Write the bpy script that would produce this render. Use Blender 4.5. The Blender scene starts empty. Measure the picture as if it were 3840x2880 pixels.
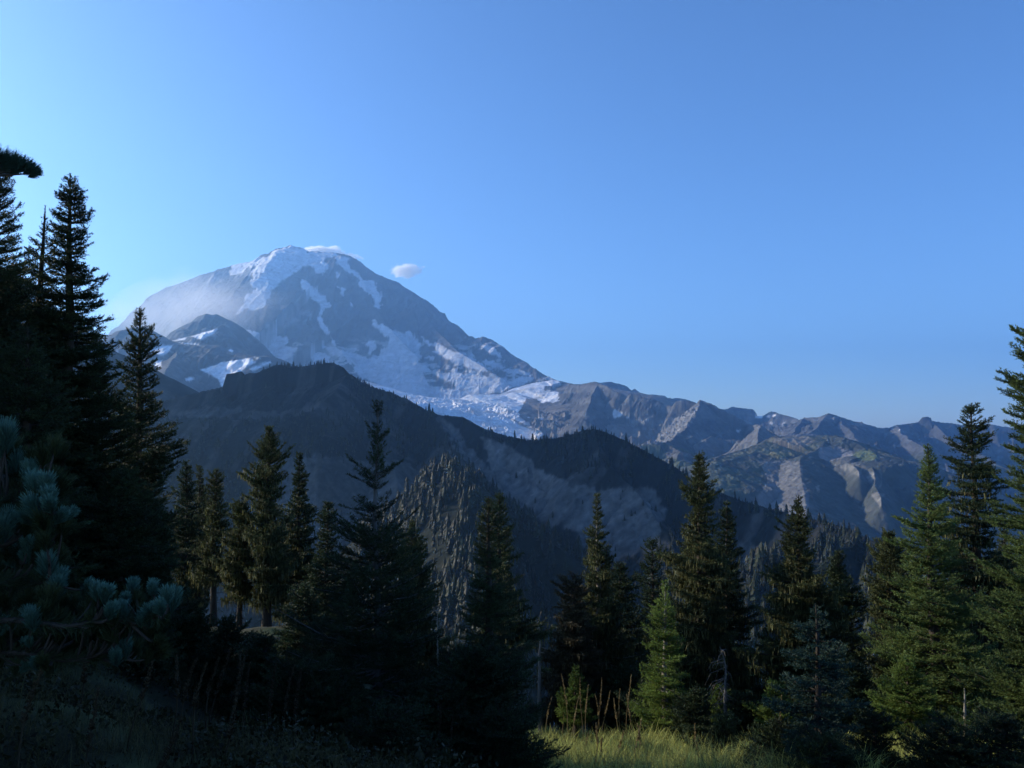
import bpy, math, random
import numpy as np
from mathutils import Vector, Matrix

scene = bpy.context.scene
COL = scene.collection
R_ = math.radians

# ------------------------------------------------------------------ camera
W, H = 1024, 768
FPX = 804.0                      # focal length in pixels of the 1024 px frame
HORIZON = 430.0                  # picture row of the level horizon
EYE = 1.65
PITCH = math.atan((HORIZON - H / 2) / FPX)
cam_d = bpy.data.cameras.new("camera")
cam_d.sensor_width = 36.0
cam_d.lens = FPX / W * 36.0
cam_d.clip_start = 0.05
cam_d.clip_end = 60000.0
cam = bpy.data.objects.new("camera", cam_d)
COL.objects.link(cam)
cam.location = (0, 0, EYE)
cam.rotation_euler = (math.pi / 2 + PITCH, 0, 0)
scene.camera = cam

# ------------------------------------------------------------------ light
SUN_AZ, SUN_EL = -73.0, 19.0     # degrees; azimuth from the view direction, negative = left
world = bpy.data.worlds.new("World")
scene.world = world
world.use_nodes = True
wn = world.node_tree.nodes
bg = wn["Background"]
sky = wn.new("ShaderNodeTexSky")
sky.sky_type = 'NISHITA'
sky.sun_disc = False
sky.sun_elevation = R_(SUN_EL)
sky.sun_rotation = R_(SUN_AZ)
sky.altitude = 1900
sky.air_density = 1.0
sky.dust_density = 1.7
sky.ozone_density = 4.0
hs = wn.new("ShaderNodeHueSaturation")       # the phone camera's rich blue
hs.inputs["Saturation"].default_value = 1.1
hs.inputs["Hue"].default_value = 0.504
world.node_tree.links.new(sky.outputs[0], hs.inputs["Color"])
world.node_tree.links.new(hs.outputs[0], bg.inputs[0])
bg.inputs[1].default_value = 0.15

sun_d = bpy.data.lights.new("sun", 'SUN')
sun_d.energy = 5.0
sun_d.angle = R_(0.53)
sun_d.color = (1.0, 0.87, 0.68)
sun = bpy.data.objects.new("sun", sun_d)
COL.objects.link(sun)
sv = Vector((math.sin(R_(SUN_AZ)) * math.cos(R_(SUN_EL)), math.cos(R_(SUN_AZ)) * math.cos(R_(SUN_EL)), math.sin(R_(SUN_EL))))
sun.rotation_euler = sv.to_track_quat('Z', 'Y').to_euler()
sun.location = sv * 50

scene.view_settings.view_transform = 'Standard'
scene.view_settings.look = 'None'
scene.view_settings.exposure = 0.72
scene.view_settings.gamma = 1.0
scene.cycles.use_denoising = True
scene.cycles.denoising_prefilter = 'ACCURATE'
scene.cycles.max_bounces = 6
scene.cycles.diffuse_bounces = 3
scene.cycles.glossy_bounces = 1
scene.cycles.transmission_bounces = 3
scene.cycles.transparent_max_bounces = 4
scene.cycles.volume_bounces = 6

# ------------------------------------------------------------------ helpers
PX = 1024.0 / 2212.0             # the photograph was measured on a 2212 px wide copy

def ray(X, Y):
    """direction (x, 1, z) of a point measured on the 2212 px copy"""
    u = (X * PX - W / 2) / FPX
    v = -(Y * PX - H / 2) / FPX
    cp, sp = math.cos(PITCH), math.sin(PITCH)
    fy = cp - v * sp
    fz = sp + v * cp
    return u / fy, fz / fy

def at(X, Y, D):
    a, b = ray(X, Y)
    return (a * D, D, EYE + b * D)

def proj(x, y, z):
    """world -> 2212 px coordinates (numpy)"""
    cp, sp = math.cos(PITCH), math.sin(PITCH)
    zz = z - EYE
    f = y * cp + zz * sp
    up = -y * sp + zz * cp
    return (W / 2 + FPX * x / f) / PX, (H / 2 - FPX * up / f) / PX

CROPS = {'A': (400, 900), 'B': (900, 900), 'C': (1240, 1180), 'D': (1700, 1240), 'E': (2260, 1360), 'G': (2840, 1480)}

def cr(k, pts):
    """points read on an enlarged crop -> 2212 px coordinates (extra values kept)"""
    ox, oy = CROPS[k]
    s = 640 / 2212
    return [((ox + s * p[0]) * 2212 / 3840, (oy + s * p[1]) * 2212 / 3840) + tuple(p[2:]) for p in pts]

def tag(o, label=None, cat=None, group=None, kind=None):
    if label: o['label'] = label
    if cat: o['category'] = cat
    if group: o['group'] = group
    if kind: o['kind'] = kind
    return o

def empty(name, loc, rz=0.0):
    o = bpy.data.objects.new(name, None)
    o.empty_display_size = 0.2
    COL.objects.link(o)
    o.location = loc
    o.rotation_euler = (0, 0, rz)
    return o

def mesh_np(name, V, F, mat, parent=None, smooth=False, attrs=None, link=True):
    """V (n,3); F list of (m,k) integer arrays"""
    me = bpy.data.meshes.new(name)
    V = np.ascontiguousarray(V, dtype=np.float32)
    F = [np.asarray(f, dtype=np.int32) for f in F if len(f)]
    me.vertices.add(len(V))
    me.vertices.foreach_set("co", V.ravel())
    loops = np.concatenate([f.ravel() for f in F])
    sizes = np.concatenate([np.full(len(f), f.shape[1], np.int32) for f in F])
    starts = np.concatenate([[0], np.cumsum(sizes)[:-1]]).astype(np.int32)
    me.loops.add(len(loops))
    me.loops.foreach_set("vertex_index", loops)
    me.polygons.add(len(sizes))
    me.polygons.foreach_set("loop_start", starts)
    me.polygons.foreach_set("loop_total", sizes)
    if smooth:
        me.polygons.foreach_set("use_smooth", np.ones(len(sizes), dtype=bool))
    for an, (typ, arr) in (attrs or {}).items():
        a = me.attributes.new(an, typ, 'POINT')
        a.data.foreach_set("color" if typ == 'FLOAT_COLOR' else "value", np.ascontiguousarray(arr, dtype=np.float32).ravel())
    me.update(calc_edges=True)
    me.materials.append(mat)
    o = bpy.data.objects.new(name, me)
    if link: COL.objects.link(o)
    if parent: o.parent = parent
    return o

def outward(o):
    import bmesh
    bm = bmesh.new(); bm.from_mesh(o.data)
    bmesh.ops.recalc_face_normals(bm, faces=bm.faces[:])
    bm.to_mesh(o.data); bm.free()

# ---- noise (numpy)
def _hash(ix, iy, seed):
    h = (ix.astype(np.int64) * 374761393 + iy.astype(np.int64) * 668265263 + seed * 982451653) & 0xFFFFFFFF
    h = ((h ^ (h >> 13)) * 1274126177) & 0xFFFFFFFF
    h = ((h ^ (h >> 16)) * 2246822519) & 0xFFFFFFFF
    return ((h ^ (h >> 15)) & 0xFFFFFF).astype(np.float64) / 0xFFFFFF

def vnoise(x, y, seed=0):
    x0 = np.floor(x); y0 = np.floor(y)
    fx = x - x0; fy = y - y0
    fx = fx * fx * fx * (fx * (fx * 6 - 15) + 10); fy = fy * fy * fy * (fy * (fy * 6 - 15) + 10)
    a = _hash(x0, y0, seed); b = _hash(x0 + 1, y0, seed); c = _hash(x0, y0 + 1, seed); d = _hash(x0 + 1, y0 + 1, seed)
    return (a + (b - a) * fx) * (1 - fy) + (c + (d - c) * fx) * fy

def fbm(x, y, oct=5, seed=0, gain=0.5):
    s = 0.0; a = 1.0; t = 0.0
    for i in range(oct):
        ca, sa = math.cos(i * 1.7), math.sin(i * 1.7)
        s = s + a * (vnoise((x * ca - y * sa) * 2 ** i + 17.3 * i, (x * sa + y * ca) * 2 ** i - 9.1 * i, seed + i) * 2 - 1)
        t += a; a *= gain
    return s / t

def ridged(x, y, oct=4, seed=0, gain=0.55):
    s = 0.0; a = 1.0; t = 0.0
    for i in range(oct):
        n = 1 - np.abs(vnoise(x * 2 ** i + 5.7 * i, y * 2 ** i + 3.1 * i, seed + i) * 2 - 1)
        s = s + a * n * n
        t += a; a *= gain
    return s / t

def sstep(a, b, x):
    t = np.clip((x - a) / (b - a), 0, 1)
    return t * t * (3 - 2 * t)

def inpoly(px, py, poly):
    out = np.zeros(px.shape, bool)
    P = np.array([p[:2] for p in poly], float)
    bx = (px >= P[:, 0].min()) & (px <= P[:, 0].max()) & (py >= P[:, 1].min()) & (py <= P[:, 1].max())
    idx = np.nonzero(bx)
    x = px[idx]; y = py[idx]
    r = np.zeros(len(x), bool)
    n = len(P)
    for i in range(n):
        x1, y1 = P[i]; x2, y2 = P[(i + 1) % n]
        c = (y1 > y) != (y2 > y)
        r ^= c & (x < (x2 - x1) * (y - y1) / ((y2 - y1) if y2 != y1 else 1e-9) + x1)
    out[idx] = r
    return out

# ------------------------------------------------------------------ materials
def nodes_of(m):
    m.use_nodes = True
    return m.node_tree.nodes, m.node_tree.links

def terrain_mat(name, scale, rough=0.95, bump=0.0, contrast=0.35):
    m = bpy.data.materials.new(name)
    n, l = nodes_of(m)
    b = n["Principled BSDF"]
    b.inputs["Roughness"].default_value = rough
    b.inputs["Specular IOR Level"].default_value = 0.15
    at_ = n.new("ShaderNodeAttribute"); at_.attribute_name = "albedo"
    tc = n.new("ShaderNodeTexCoord")
    nz = n.new("ShaderNodeTexNoise"); nz.inputs["Scale"].default_value = scale; nz.inputs["Detail"].default_value = 6; nz.inputs["Roughness"].default_value = 0.65
    mr = n.new("ShaderNodeMapRange"); mr.inputs["From Min"].default_value = 0.3; mr.inputs["From Max"].default_value = 0.7
    mr.inputs["To Min"].default_value = 1 - contrast; mr.inputs["To Max"].default_value = 1 + contrast
    mx = n.new("ShaderNodeVectorMath"); mx.operation = 'SCALE'
    l.new(tc.outputs["Object"], nz.inputs["Vector"])
    l.new(nz.outputs["Fac"], mr.inputs["Value"])
    l.new(at_.outputs["Color"], mx.inputs[0]); l.new(mr.outputs[0], mx.inputs["Scale"])
    l.new(mx.outputs[0], b.inputs["Base Color"])
    if bump:
        bp = n.new("ShaderNodeBump"); bp.inputs["Strength"].default_value = 0.6; bp.inputs["Distance"].default_value = bump
        l.new(nz.outputs["Fac"], bp.inputs["Height"]); l.new(bp.outputs[0], b.inputs["Normal"])
    return m

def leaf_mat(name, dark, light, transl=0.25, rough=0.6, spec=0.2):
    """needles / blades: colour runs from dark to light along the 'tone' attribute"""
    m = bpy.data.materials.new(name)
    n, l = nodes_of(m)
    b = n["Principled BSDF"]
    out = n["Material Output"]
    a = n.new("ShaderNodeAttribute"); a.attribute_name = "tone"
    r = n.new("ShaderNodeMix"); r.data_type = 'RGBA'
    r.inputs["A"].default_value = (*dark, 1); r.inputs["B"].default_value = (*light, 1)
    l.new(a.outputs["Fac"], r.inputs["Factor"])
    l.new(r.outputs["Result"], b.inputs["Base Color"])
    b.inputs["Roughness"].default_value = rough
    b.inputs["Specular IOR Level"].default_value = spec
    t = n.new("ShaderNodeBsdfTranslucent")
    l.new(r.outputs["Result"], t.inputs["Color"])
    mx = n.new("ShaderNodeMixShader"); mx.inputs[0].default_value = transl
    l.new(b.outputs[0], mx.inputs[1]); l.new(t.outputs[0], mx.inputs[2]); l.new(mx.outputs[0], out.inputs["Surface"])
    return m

def bark_mat(name, c1, c2, scale=18):
    m = bpy.data.materials.new(name)
    n, l = nodes_of(m)
    b = n["Principled BSDF"]; b.inputs["Roughness"].default_value = 0.9; b.inputs["Specular IOR Level"].default_value = 0.2
    tc = n.new("ShaderNodeTexCoord")
    mp = n.new("ShaderNodeMapping"); mp.inputs["Scale"].default_value = (1, 1, 0.25)
    nz = n.new("ShaderNodeTexNoise"); nz.inputs["Scale"].default_value = scale; nz.inputs["Detail"].default_value = 5
    r = n.new("ShaderNodeMix"); r.data_type = 'RGBA'; r.inputs["A"].default_value = (*c1, 1); r.inputs["B"].default_value = (*c2, 1)
    l.new(tc.outputs["Object"], mp.inputs[0]); l.new(mp.outputs[0], nz.inputs["Vector"])
    l.new(nz.outputs["Fac"], r.inputs["Factor"]); l.new(r.outputs["Result"], b.inputs["Base Color"])
    bp = n.new("ShaderNodeBump"); bp.inputs["Distance"].default_value = 0.02
    l.new(nz.outputs["Fac"], bp.inputs["Height"]); l.new(bp.outputs[0], b.inputs["Normal"])
    return m

M_VOLC = terrain_mat("volcano_rock_and_snow", 0.012, contrast=0.25, bump=6)
M_ROCK = terrain_mat("alpine_rock", 0.02, contrast=0.35, bump=4)
M_RIDGE = terrain_mat("forest_ridge_ground", 0.05, contrast=0.4, bump=2)
M_SOIL = terrain_mat("forest_soil", 3.0, contrast=0.5, bump=0.03)
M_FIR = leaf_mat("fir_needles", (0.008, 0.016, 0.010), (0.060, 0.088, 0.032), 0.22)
M_FIR_SUN = leaf_mat("sunny_fir_needles", (0.016, 0.032, 0.015), (0.175, 0.235, 0.062), 0.32)  # fir needles with sunlight mixed into the colour, for the lit right-hand firs
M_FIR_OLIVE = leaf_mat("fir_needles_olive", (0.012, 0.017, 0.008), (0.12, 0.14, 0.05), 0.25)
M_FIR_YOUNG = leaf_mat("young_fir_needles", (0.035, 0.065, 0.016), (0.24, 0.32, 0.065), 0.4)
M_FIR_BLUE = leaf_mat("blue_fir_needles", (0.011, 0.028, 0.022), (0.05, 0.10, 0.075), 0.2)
M_PINE = leaf_mat("pine_needles", (0.024, 0.056, 0.044), (0.125, 0.245, 0.19), 0.2)
M_PINE_OLD = leaf_mat("old_pine_needles", (0.016, 0.030, 0.014), (0.075, 0.09, 0.035), 0.2)
M_DEAD = leaf_mat("dead_needles", (0.026, 0.022, 0.012), (0.11, 0.09, 0.045), 0.15)
M_LICHEN = leaf_mat("hanging_lichen", (0.035, 0.037, 0.016), (0.175, 0.172, 0.07), 0.3)
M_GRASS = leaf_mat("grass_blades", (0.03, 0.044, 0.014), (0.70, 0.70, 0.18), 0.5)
M_GRASS_SHADE = leaf_mat("shaded_grass_blades", (0.022, 0.021, 0.008), (0.15, 0.13, 0.045), 0.35)  # grass with the left bank's shade put into the blade colour
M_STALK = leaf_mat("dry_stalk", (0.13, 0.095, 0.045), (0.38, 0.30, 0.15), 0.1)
M_STALK_SHADE = leaf_mat("shaded_dry_stalk", (0.03, 0.022, 0.012), (0.085, 0.062, 0.035), 0.1)  # stalk colour darkened to stand in for the shade around these stalks
M_SHRUB = leaf_mat("heath_leaves", (0.012, 0.014, 0.006), (0.05, 0.046, 0.016), 0.2)
M_FAR = leaf_mat("far_conifer", (0.003, 0.006, 0.004), (0.026, 0.034, 0.010), 0.1)
M_BARK = bark_mat("fir_bark", (0.02, 0.016, 0.013), (0.07, 0.058, 0.047))
M_BARK_MID = bark_mat("grey_fir_bark", (0.05, 0.048, 0.045), (0.15, 0.145, 0.14))
M_BARK_PALE = bark_mat("pale_bark", (0.10, 0.09, 0.075), (0.27, 0.25, 0.21))
M_SNAG = bark_mat("weathered_snag_wood", (0.05, 0.047, 0.044), (0.20, 0.19, 0.18))

# ------------------------------------------------------------------ terrain: roofs over ridgelines
class Ridge:
    def __init__(self, pts, prof):
        """pts: (X, Y, depth km) on the 2212 px copy; prof: [(distance m, drop m)...]"""
        P = [list(p) for p in pts]
        known = [(i, p[2]) for i, p in enumerate(P) if len(p) > 2]
        ki, kv = zip(*known)
        self.P = np.array([at(p[0], p[1], float(np.interp(i, ki, kv)) * 1000) for i, p in enumerate(P)])
        self.prof = np.array(prof, float)

def roofs(x, y, ridges):
    z = np.full(x.shape, -1e9); s = np.zeros(x.shape); r = np.zeros(x.shape); wi = np.zeros(x.shape, np.int16)
    for k, rg in enumerate(ridges):
        best = np.full(x.shape, 1e18); zl = np.zeros(x.shape); sl = np.zeros(x.shape)
        acc = 0.0
        P = rg.P
        for i in range(len(P) - 1):
            ax, ay, az = P[i]; dx, dy, dz = P[i + 1] - P[i]
            L2 = dx * dx + dy * dy + 1e-9
            t = np.clip(((x - ax) * dx + (y - ay) * dy) / L2, 0, 1)
            d2 = (x - ax - t * dx) ** 2 + (y - ay - t * dy) ** 2
            c = d2 < best
            best = np.where(c, d2, best)
            zl = np.where(c, az + t * dz, zl)
            sl = np.where(c, acc + t * math.sqrt(L2), sl)
            acc += math.sqrt(L2)
        d = np.sqrt(best)
        pr = rg.prof
        drop = np.interp(d, pr[:, 0], pr[:, 1])
        k_end = (pr[-1, 1] - pr[-2, 1]) / (pr[-1, 0] - pr[-2, 0])
        drop = np.where(d > pr[-1, 0], pr[-1, 1] + (d - pr[-1, 0]) * k_end, drop)
        zz = zl - drop
        c = zz > z
        z = np.where(c, zz, z); s = np.where(c, sl, s); r = np.where(c, d, r); wi = np.where(c, k, wi)
    return z, s, r, wi

def terrain(name, ridges, Xr, Dr, res, relief, paint, mat, floor=-900.0, rows_pow=1.0, warp=1.0):
    """heightfield fanned out from the viewpoint: columns by bearing, rows by distance"""
    nc, nr = res
    u = (np.linspace(Xr[0], Xr[1], nc) * PX - W / 2) / FPX
    dd = (Dr[0] + (Dr[1] - Dr[0]) * np.linspace(0, 1, nr) ** rows_pow) * 1000
    U, Yy = np.meshgrid(u, dd)
    Xx = U * Yy
    wx = fbm(Xx / (.05 * Yy + 40), Yy / (.05 * Yy.mean() + 40), 4, 301) * .0055 * Yy.mean()
    wy = fbm(Xx / (.05 * Yy + 40) + 31, Yy / (.05 * Yy.mean() + 40), 4, 302) * .0055 * Yy.mean()
    z, s, r, wi = roofs(Xx + wx * warp, Yy + wy * warp, ridges)
    z = z + relief(Xx, Yy, z, s, r, wi)
    z = np.maximum(z, floor)
    px, py = proj(Xx, Yy, z)
    gy = np.gradient(z, axis=0) / np.gradient(Yy, axis=0)
    alb = paint(px, py, Xx, Yy, z, s, r, wi, gy)
    V = np.stack([Xx, Yy, z], -1).reshape(-1, 3)
    i = np.arange((nr - 1) * nc).reshape(nr - 1, nc)[:, :-1].ravel()
    F = np.stack([i, i + 1, i + nc + 1, i + nc], 1)
    rgba = np.concatenate([alb, np.ones(alb.shape[:-1] + (1,))], -1).reshape(-1, 4)
    o = mesh_np(name, V, [F], mat, smooth=True, attrs={"albedo": ('FLOAT_COLOR', rgba)})
    o['kind'] = 'structure'
    return o, (u, dd, z)

def mixc(base, col, m):
    return base + (np.array(col) - base) * m[..., None]

def flat(shape, c):
    return np.broadcast_to(np.array(c, float), shape + (3,)).copy()

# ---- the snow-streaked volcano
V_SNOW = [
    cr('B', [(-120, 300), (0, 285), (230, 232), (400, 205), (410, 170), (470, 140), (560, 100), (640, 60), (730, 85), (860, 120), (850, 172), (980, 160), (1150, 160), (1300, 205), (1200, 222), (1120, 222),
             (1112, 300), (1132, 380), (1080, 432), (980, 430), (985, 372), (900, 320), (790, 332), (720, 412), (640, 462), (520, 532), (470, 600), (390, 662), (370, 722), (300, 860),
             (200, 902), (60, 902), (0, 950), (-50, 960), (10, 832), (60, 772), (120, 702), (200, 642), (160, 582), (190, 422), (110, 472), (250, 332), (120, 350), (0, 420), (-120, 470)]),
    cr('B', [(1190, 205), (1260, 195), (1400, 240), (1380, 300), (1450, 370), (1530, 450), (1600, 520), (1760, 530), (1800, 640), (1840, 740), (1830, 830), (1810, 900), (1740, 840), (1730, 760), (1620, 660), (1540, 610), (1540, 520), (1420, 420), (1350, 380), (1280, 330), (1240, 290)]),
    cr('B', [(790, 500), (880, 540), (1000, 630), (1080, 720), (1180, 860), (1060, 920), (1060, 1000), (1100, 1080), (1140, 1150), (1170, 1250), (1100, 1230), (1040, 1110), (1000, 1000), (1010, 930), (1040, 860), (970, 790), (860, 730), (850, 660), (800, 600)]),
    cr('B', [(1170, 1260), (1230, 1320), (1250, 1400), (1190, 1360)]),
    cr('B', [(1250, 600), (1300, 615), (1390, 760), (1320, 710)]),
    cr('B', [(1400, 805), (1430, 820), (1465, 885), (1420, 850)]),
    cr('B', [(1245, 410), (1290, 430), (1280, 500), (1250, 480)]),
    cr('B', [(-420, 1180), (0, 1150), (300, 1200), (640, 1260), (640, 1330), (560, 1380), (740, 1380), (680, 1480), (700, 1600), (600, 1600), (400, 1500), (200, 1500), (50, 1370), (0, 1350), (-300, 1230)]),
    cr('B', [(900, 1500), (1000, 1460), (1150, 1510), (1130, 1600), (940, 1600)]),
    cr('C', [(520, 80), (580, 60), (640, 105), (700, 168), (800, 208), (950, 240), (1040, 208), (1060, 270), (1130, 320), (1190, 410), (1140, 450), (1160, 510), (1210, 520), (1200, 560), (1130, 610), (1230, 608), (1290, 640), (1240, 670), (1320, 742),
             (1230, 742), (1210, 780), (1220, 850), (1300, 930), (1470, 938), (1360, 972), (1640, 952), (1800, 940), (1900, 960), (1880, 1100), (1500, 1150), (1000, 1100), (700, 960), (500, 860), (400, 800), (430, 700),
             (300, 640), (400, 580), (340, 560), (430, 540), (500, 570), (600, 520), (680, 460), (760, 385), (772, 310), (690, 262), (640, 222), (620, 160), (560, 122)]),
    cr('C', [(-150, 400), (0, 430), (200, 470), (400, 520), (380, 590), (480, 680), (420, 860), (330, 720), (200, 560), (0, 520)]),
    cr('C', [(420, 390), (520, 345), (630, 335), (560, 370), (620, 420), (540, 520), (500, 500), (520, 420)]),
    cr('C', [(1165, 290), (1210, 295), (1300, 355), (1400, 388), (1600, 478), (1820, 488), (1870, 570), (1900, 608), (2000, 660), (2030, 742), (1900, 722), (1760, 682), (1640, 622), (1540, 600), (1430, 542), (1330, 492), (1390, 472), (1350, 402), (1210, 335)]),
    cr('D', [(275, 168), (420, 180), (520, 200), (580, 270), (622, 362), (500, 312), (380, 230)]),
    cr('C', [(1340, 770), (1560, 742), (1580, 700), (1642, 698), (1650, 752), (1800, 782), (1930, 802), (2300, 808), (2300, 930), (1990, 905), (1820, 952), (1680, 935), (1560, 882), (1400, 802)]),
    cr('D', [(150, 556), (350, 598), (640, 598), (700, 642), (770, 640), (1000, 588), (1050, 600), (900, 712), (700, 760), (600, 812), (330, 840), (250, 820), (310, 742), (200, 742), (0, 742), (0, 690)]),
    cr('D', [(600, 490), (760, 500), (900, 528), (1052, 580), (880, 580), (760, 562)]),
    cr('D', [(330, 400), (520, 385), (600, 420), (700, 480), (560, 500), (450, 440)]),
    cr('C', [(1220, 545), (1340, 560), (1345, 600), (1280, 570)]),
    cr('C', [(1490, 640), (1520, 650), (1540, 680), (1520, 675)]),
]
V_THIN = [   # thin, dirty snow over rock
    cr('A', [(860, 640), (1150, 488), (1450, 368), (1700, 300), (2130, 205), (2300, 260), (1900, 470), (1600, 540), (1300, 560), (1000, 640)]),
    cr('B', [(640, 90), (860, 130), (1000, 190), (760, 260), (600, 250), (560, 140)]),
    cr('B', [(300, 1100), (700, 1000), (1000, 1250), (1300, 1400), (1700, 1250), (1750, 1400), (1600, 1659), (700, 1659), (500, 1300)]),
    cr('B', [(500, 760), (800, 720), (1000, 850), (900, 1000), (600, 950)]),
]

def snow_mask(px, py, polys, seed, jag=3.4):
    jx = (fbm(px / 16, py / 16, 5, seed, .65)) * jag * 3.2
    jy = (fbm(px / 16 + 40, py / 16, 5, seed + 9, .65)) * jag * 1.8
    m = np.zeros(px.shape, bool)
    for p in polys:
        m |= inpoly(px + jx, py + jy, p)
    return m.astype(float)

def blur(m, n=1):
    for _ in range(n):
        p = np.pad(m, 1, mode='edge')
        m = (p[1:-1, 1:-1] * 2 + p[:-2, 1:-1] + p[2:, 1:-1] + p[1:-1, :-2] + p[1:-1, 2:]) / 6
    return m

def volcano():
    crest = Ridge([(-140, 900, 12.6), (60, 830, 12.4), (150, 790, 12.2), (200, 748), (240, 722, 12.0), (262, 708), (268, 700), (285, 690), (302, 668), (315, 655), (333, 641), (345, 628), (365, 620, 11.9), (400, 607), (430, 595), (470, 582), (505, 573, 11.6), (545, 565),
                   (562, 557), (572, 548), (580, 549), (600, 538), (626, 530, 11.2), (645, 534), (668, 543), (700, 545), (735, 547, 11.1), (760, 553), (775, 562), (790, 573, 10.9), (805, 586), (830, 598), (860, 610, 10.7), (885, 627), (908, 643), (912, 649), (950, 680, 10.2),
                   (985, 704), (1013, 726, 9.8), (1040, 731), (1045, 728), (1056, 732), (1060, 738), (1066, 736), (1075, 745), (1083, 744), (1094, 756), (1106, 768), (1115, 771), (1121, 781, 9.3), (1135, 783), (1152, 795), (1175, 810), (1200, 822, 8.8), (1240, 838), (1300, 865, 8.6)],
                  [(0, 0), (60, 25), (300, 190), (1200, 900), (3000, 2150), (6000, 3200)])
    ribs = [Ridge([(700, 590, 10.9), (690, 640, 10.45), (700, 700, 9.9), (740, 760, 9.3)], [(0, 0), (400, 330), (3000, 3000)]),
            Ridge([(775, 575, 10.85), (800, 650, 10.2), (850, 720, 9.6), (900, 770, 9.2)], [(0, 0), (400, 330), (3000, 3000)]),
            Ridge([(905, 650, 10.35), (930, 700, 9.9), (990, 760, 9.2), (1080, 815, 8.7)], [(0, 0), (300, 240), (3000, 2800)]),
            Ridge([(560, 600, 11.2), (520, 650, 10.9), (470, 690, 10.4)], [(0, 0), (400, 330), (3000, 3000)])]

    def relief(x, y, z, s, r, wi):
        f = np.minimum(1, r / 250)
        wx = fbm(x / 900, y / 900, 3, 5) * 260
        a = (ridged((x + wx) / 420, y / 1500, 4, 11) - 0.5) * 125 * f
        b = fbm(x / 160, y / 160, 5, 3) * 38 * np.minimum(1, 0.25 + r / 150)
        pxx, pyy = proj(x, y, z)
        sm0 = blur(snow_mask(pxx, pyy, V_SNOW, 21), 2)
        c = fbm(x / 45, y / 45, 3, 8) * 14 * (1 - .6 * sm0)
        pxx, pyy = proj(x, y, z)
        sm = blur(snow_mask(pxx, pyy, V_SNOW, 21), 2)
        ice = (ridged(x / 75 + fbm(x / 200, y / 200, 2, 2) * 2, y / 45, 3, 31) - 0.5) * 24 * sm * np.minimum(1, r / 120)
        return a * (1 - 0.5 * sm) + b * (1 - 0.6 * sm) + c + ice + sm * 8
    def paint(px, py, x, y, z, s, r, wi, gy):
        base = flat(px.shape, (0.085, 0.083, 0.086))
        strat = fbm(x / 600, z / 40, 4, 6)
        base *= (1 + 0.35 * fbm(x / 120, z / 90, 5, 4) + 0.2 * strat)[..., None]
        th = snow_mask(px, py, V_THIN, 5, 5) * sstep(-0.25, 0.35, fbm(x / 260, z / 160, 5, 71))
        base = mixc(base, (0.55, 0.56, 0.58), blur(th, 2) * 0.38)
        spots = sstep(0.32, 0.42, fbm(x / 150, z / 50, 4, 44)) * 0.6
        base = mixc(base, (0.6, 0.62, 0.64), spots * sstep(720, 760, py))
        sn = blur(snow_mask(px, py, V_SNOW, 21), 1)
        dirt = sstep(0.1, 0.45, fbm(x / 140, z / 60, 5, 17))
        snow = mixc(flat(px.shape, (0.62, 0.64, 0.68)), (0.36, 0.37, 0.40), dirt * 0.7 * sstep(690, 790, py))
        snow = mixc(snow, (0.44, 0.46, 0.50), sstep(670, 760, py) * .6)
        cracks = sstep(.62, .8, ridged(x / 130 + fbm(x / 150, z / 90, 3, 61) * 1.4, z / 55 + x / 400, 3, 62))
        snow = mixc(snow, (0.34, 0.35, 0.37), cracks * .7)
        return base + (snow - base) * sn[..., None]
    return terrain("volcano", [crest] + ribs, (-160, 1330), (7.2, 13.4), (1150, 620), relief, paint, M_VOLC, warp=.35)
volcano()

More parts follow.
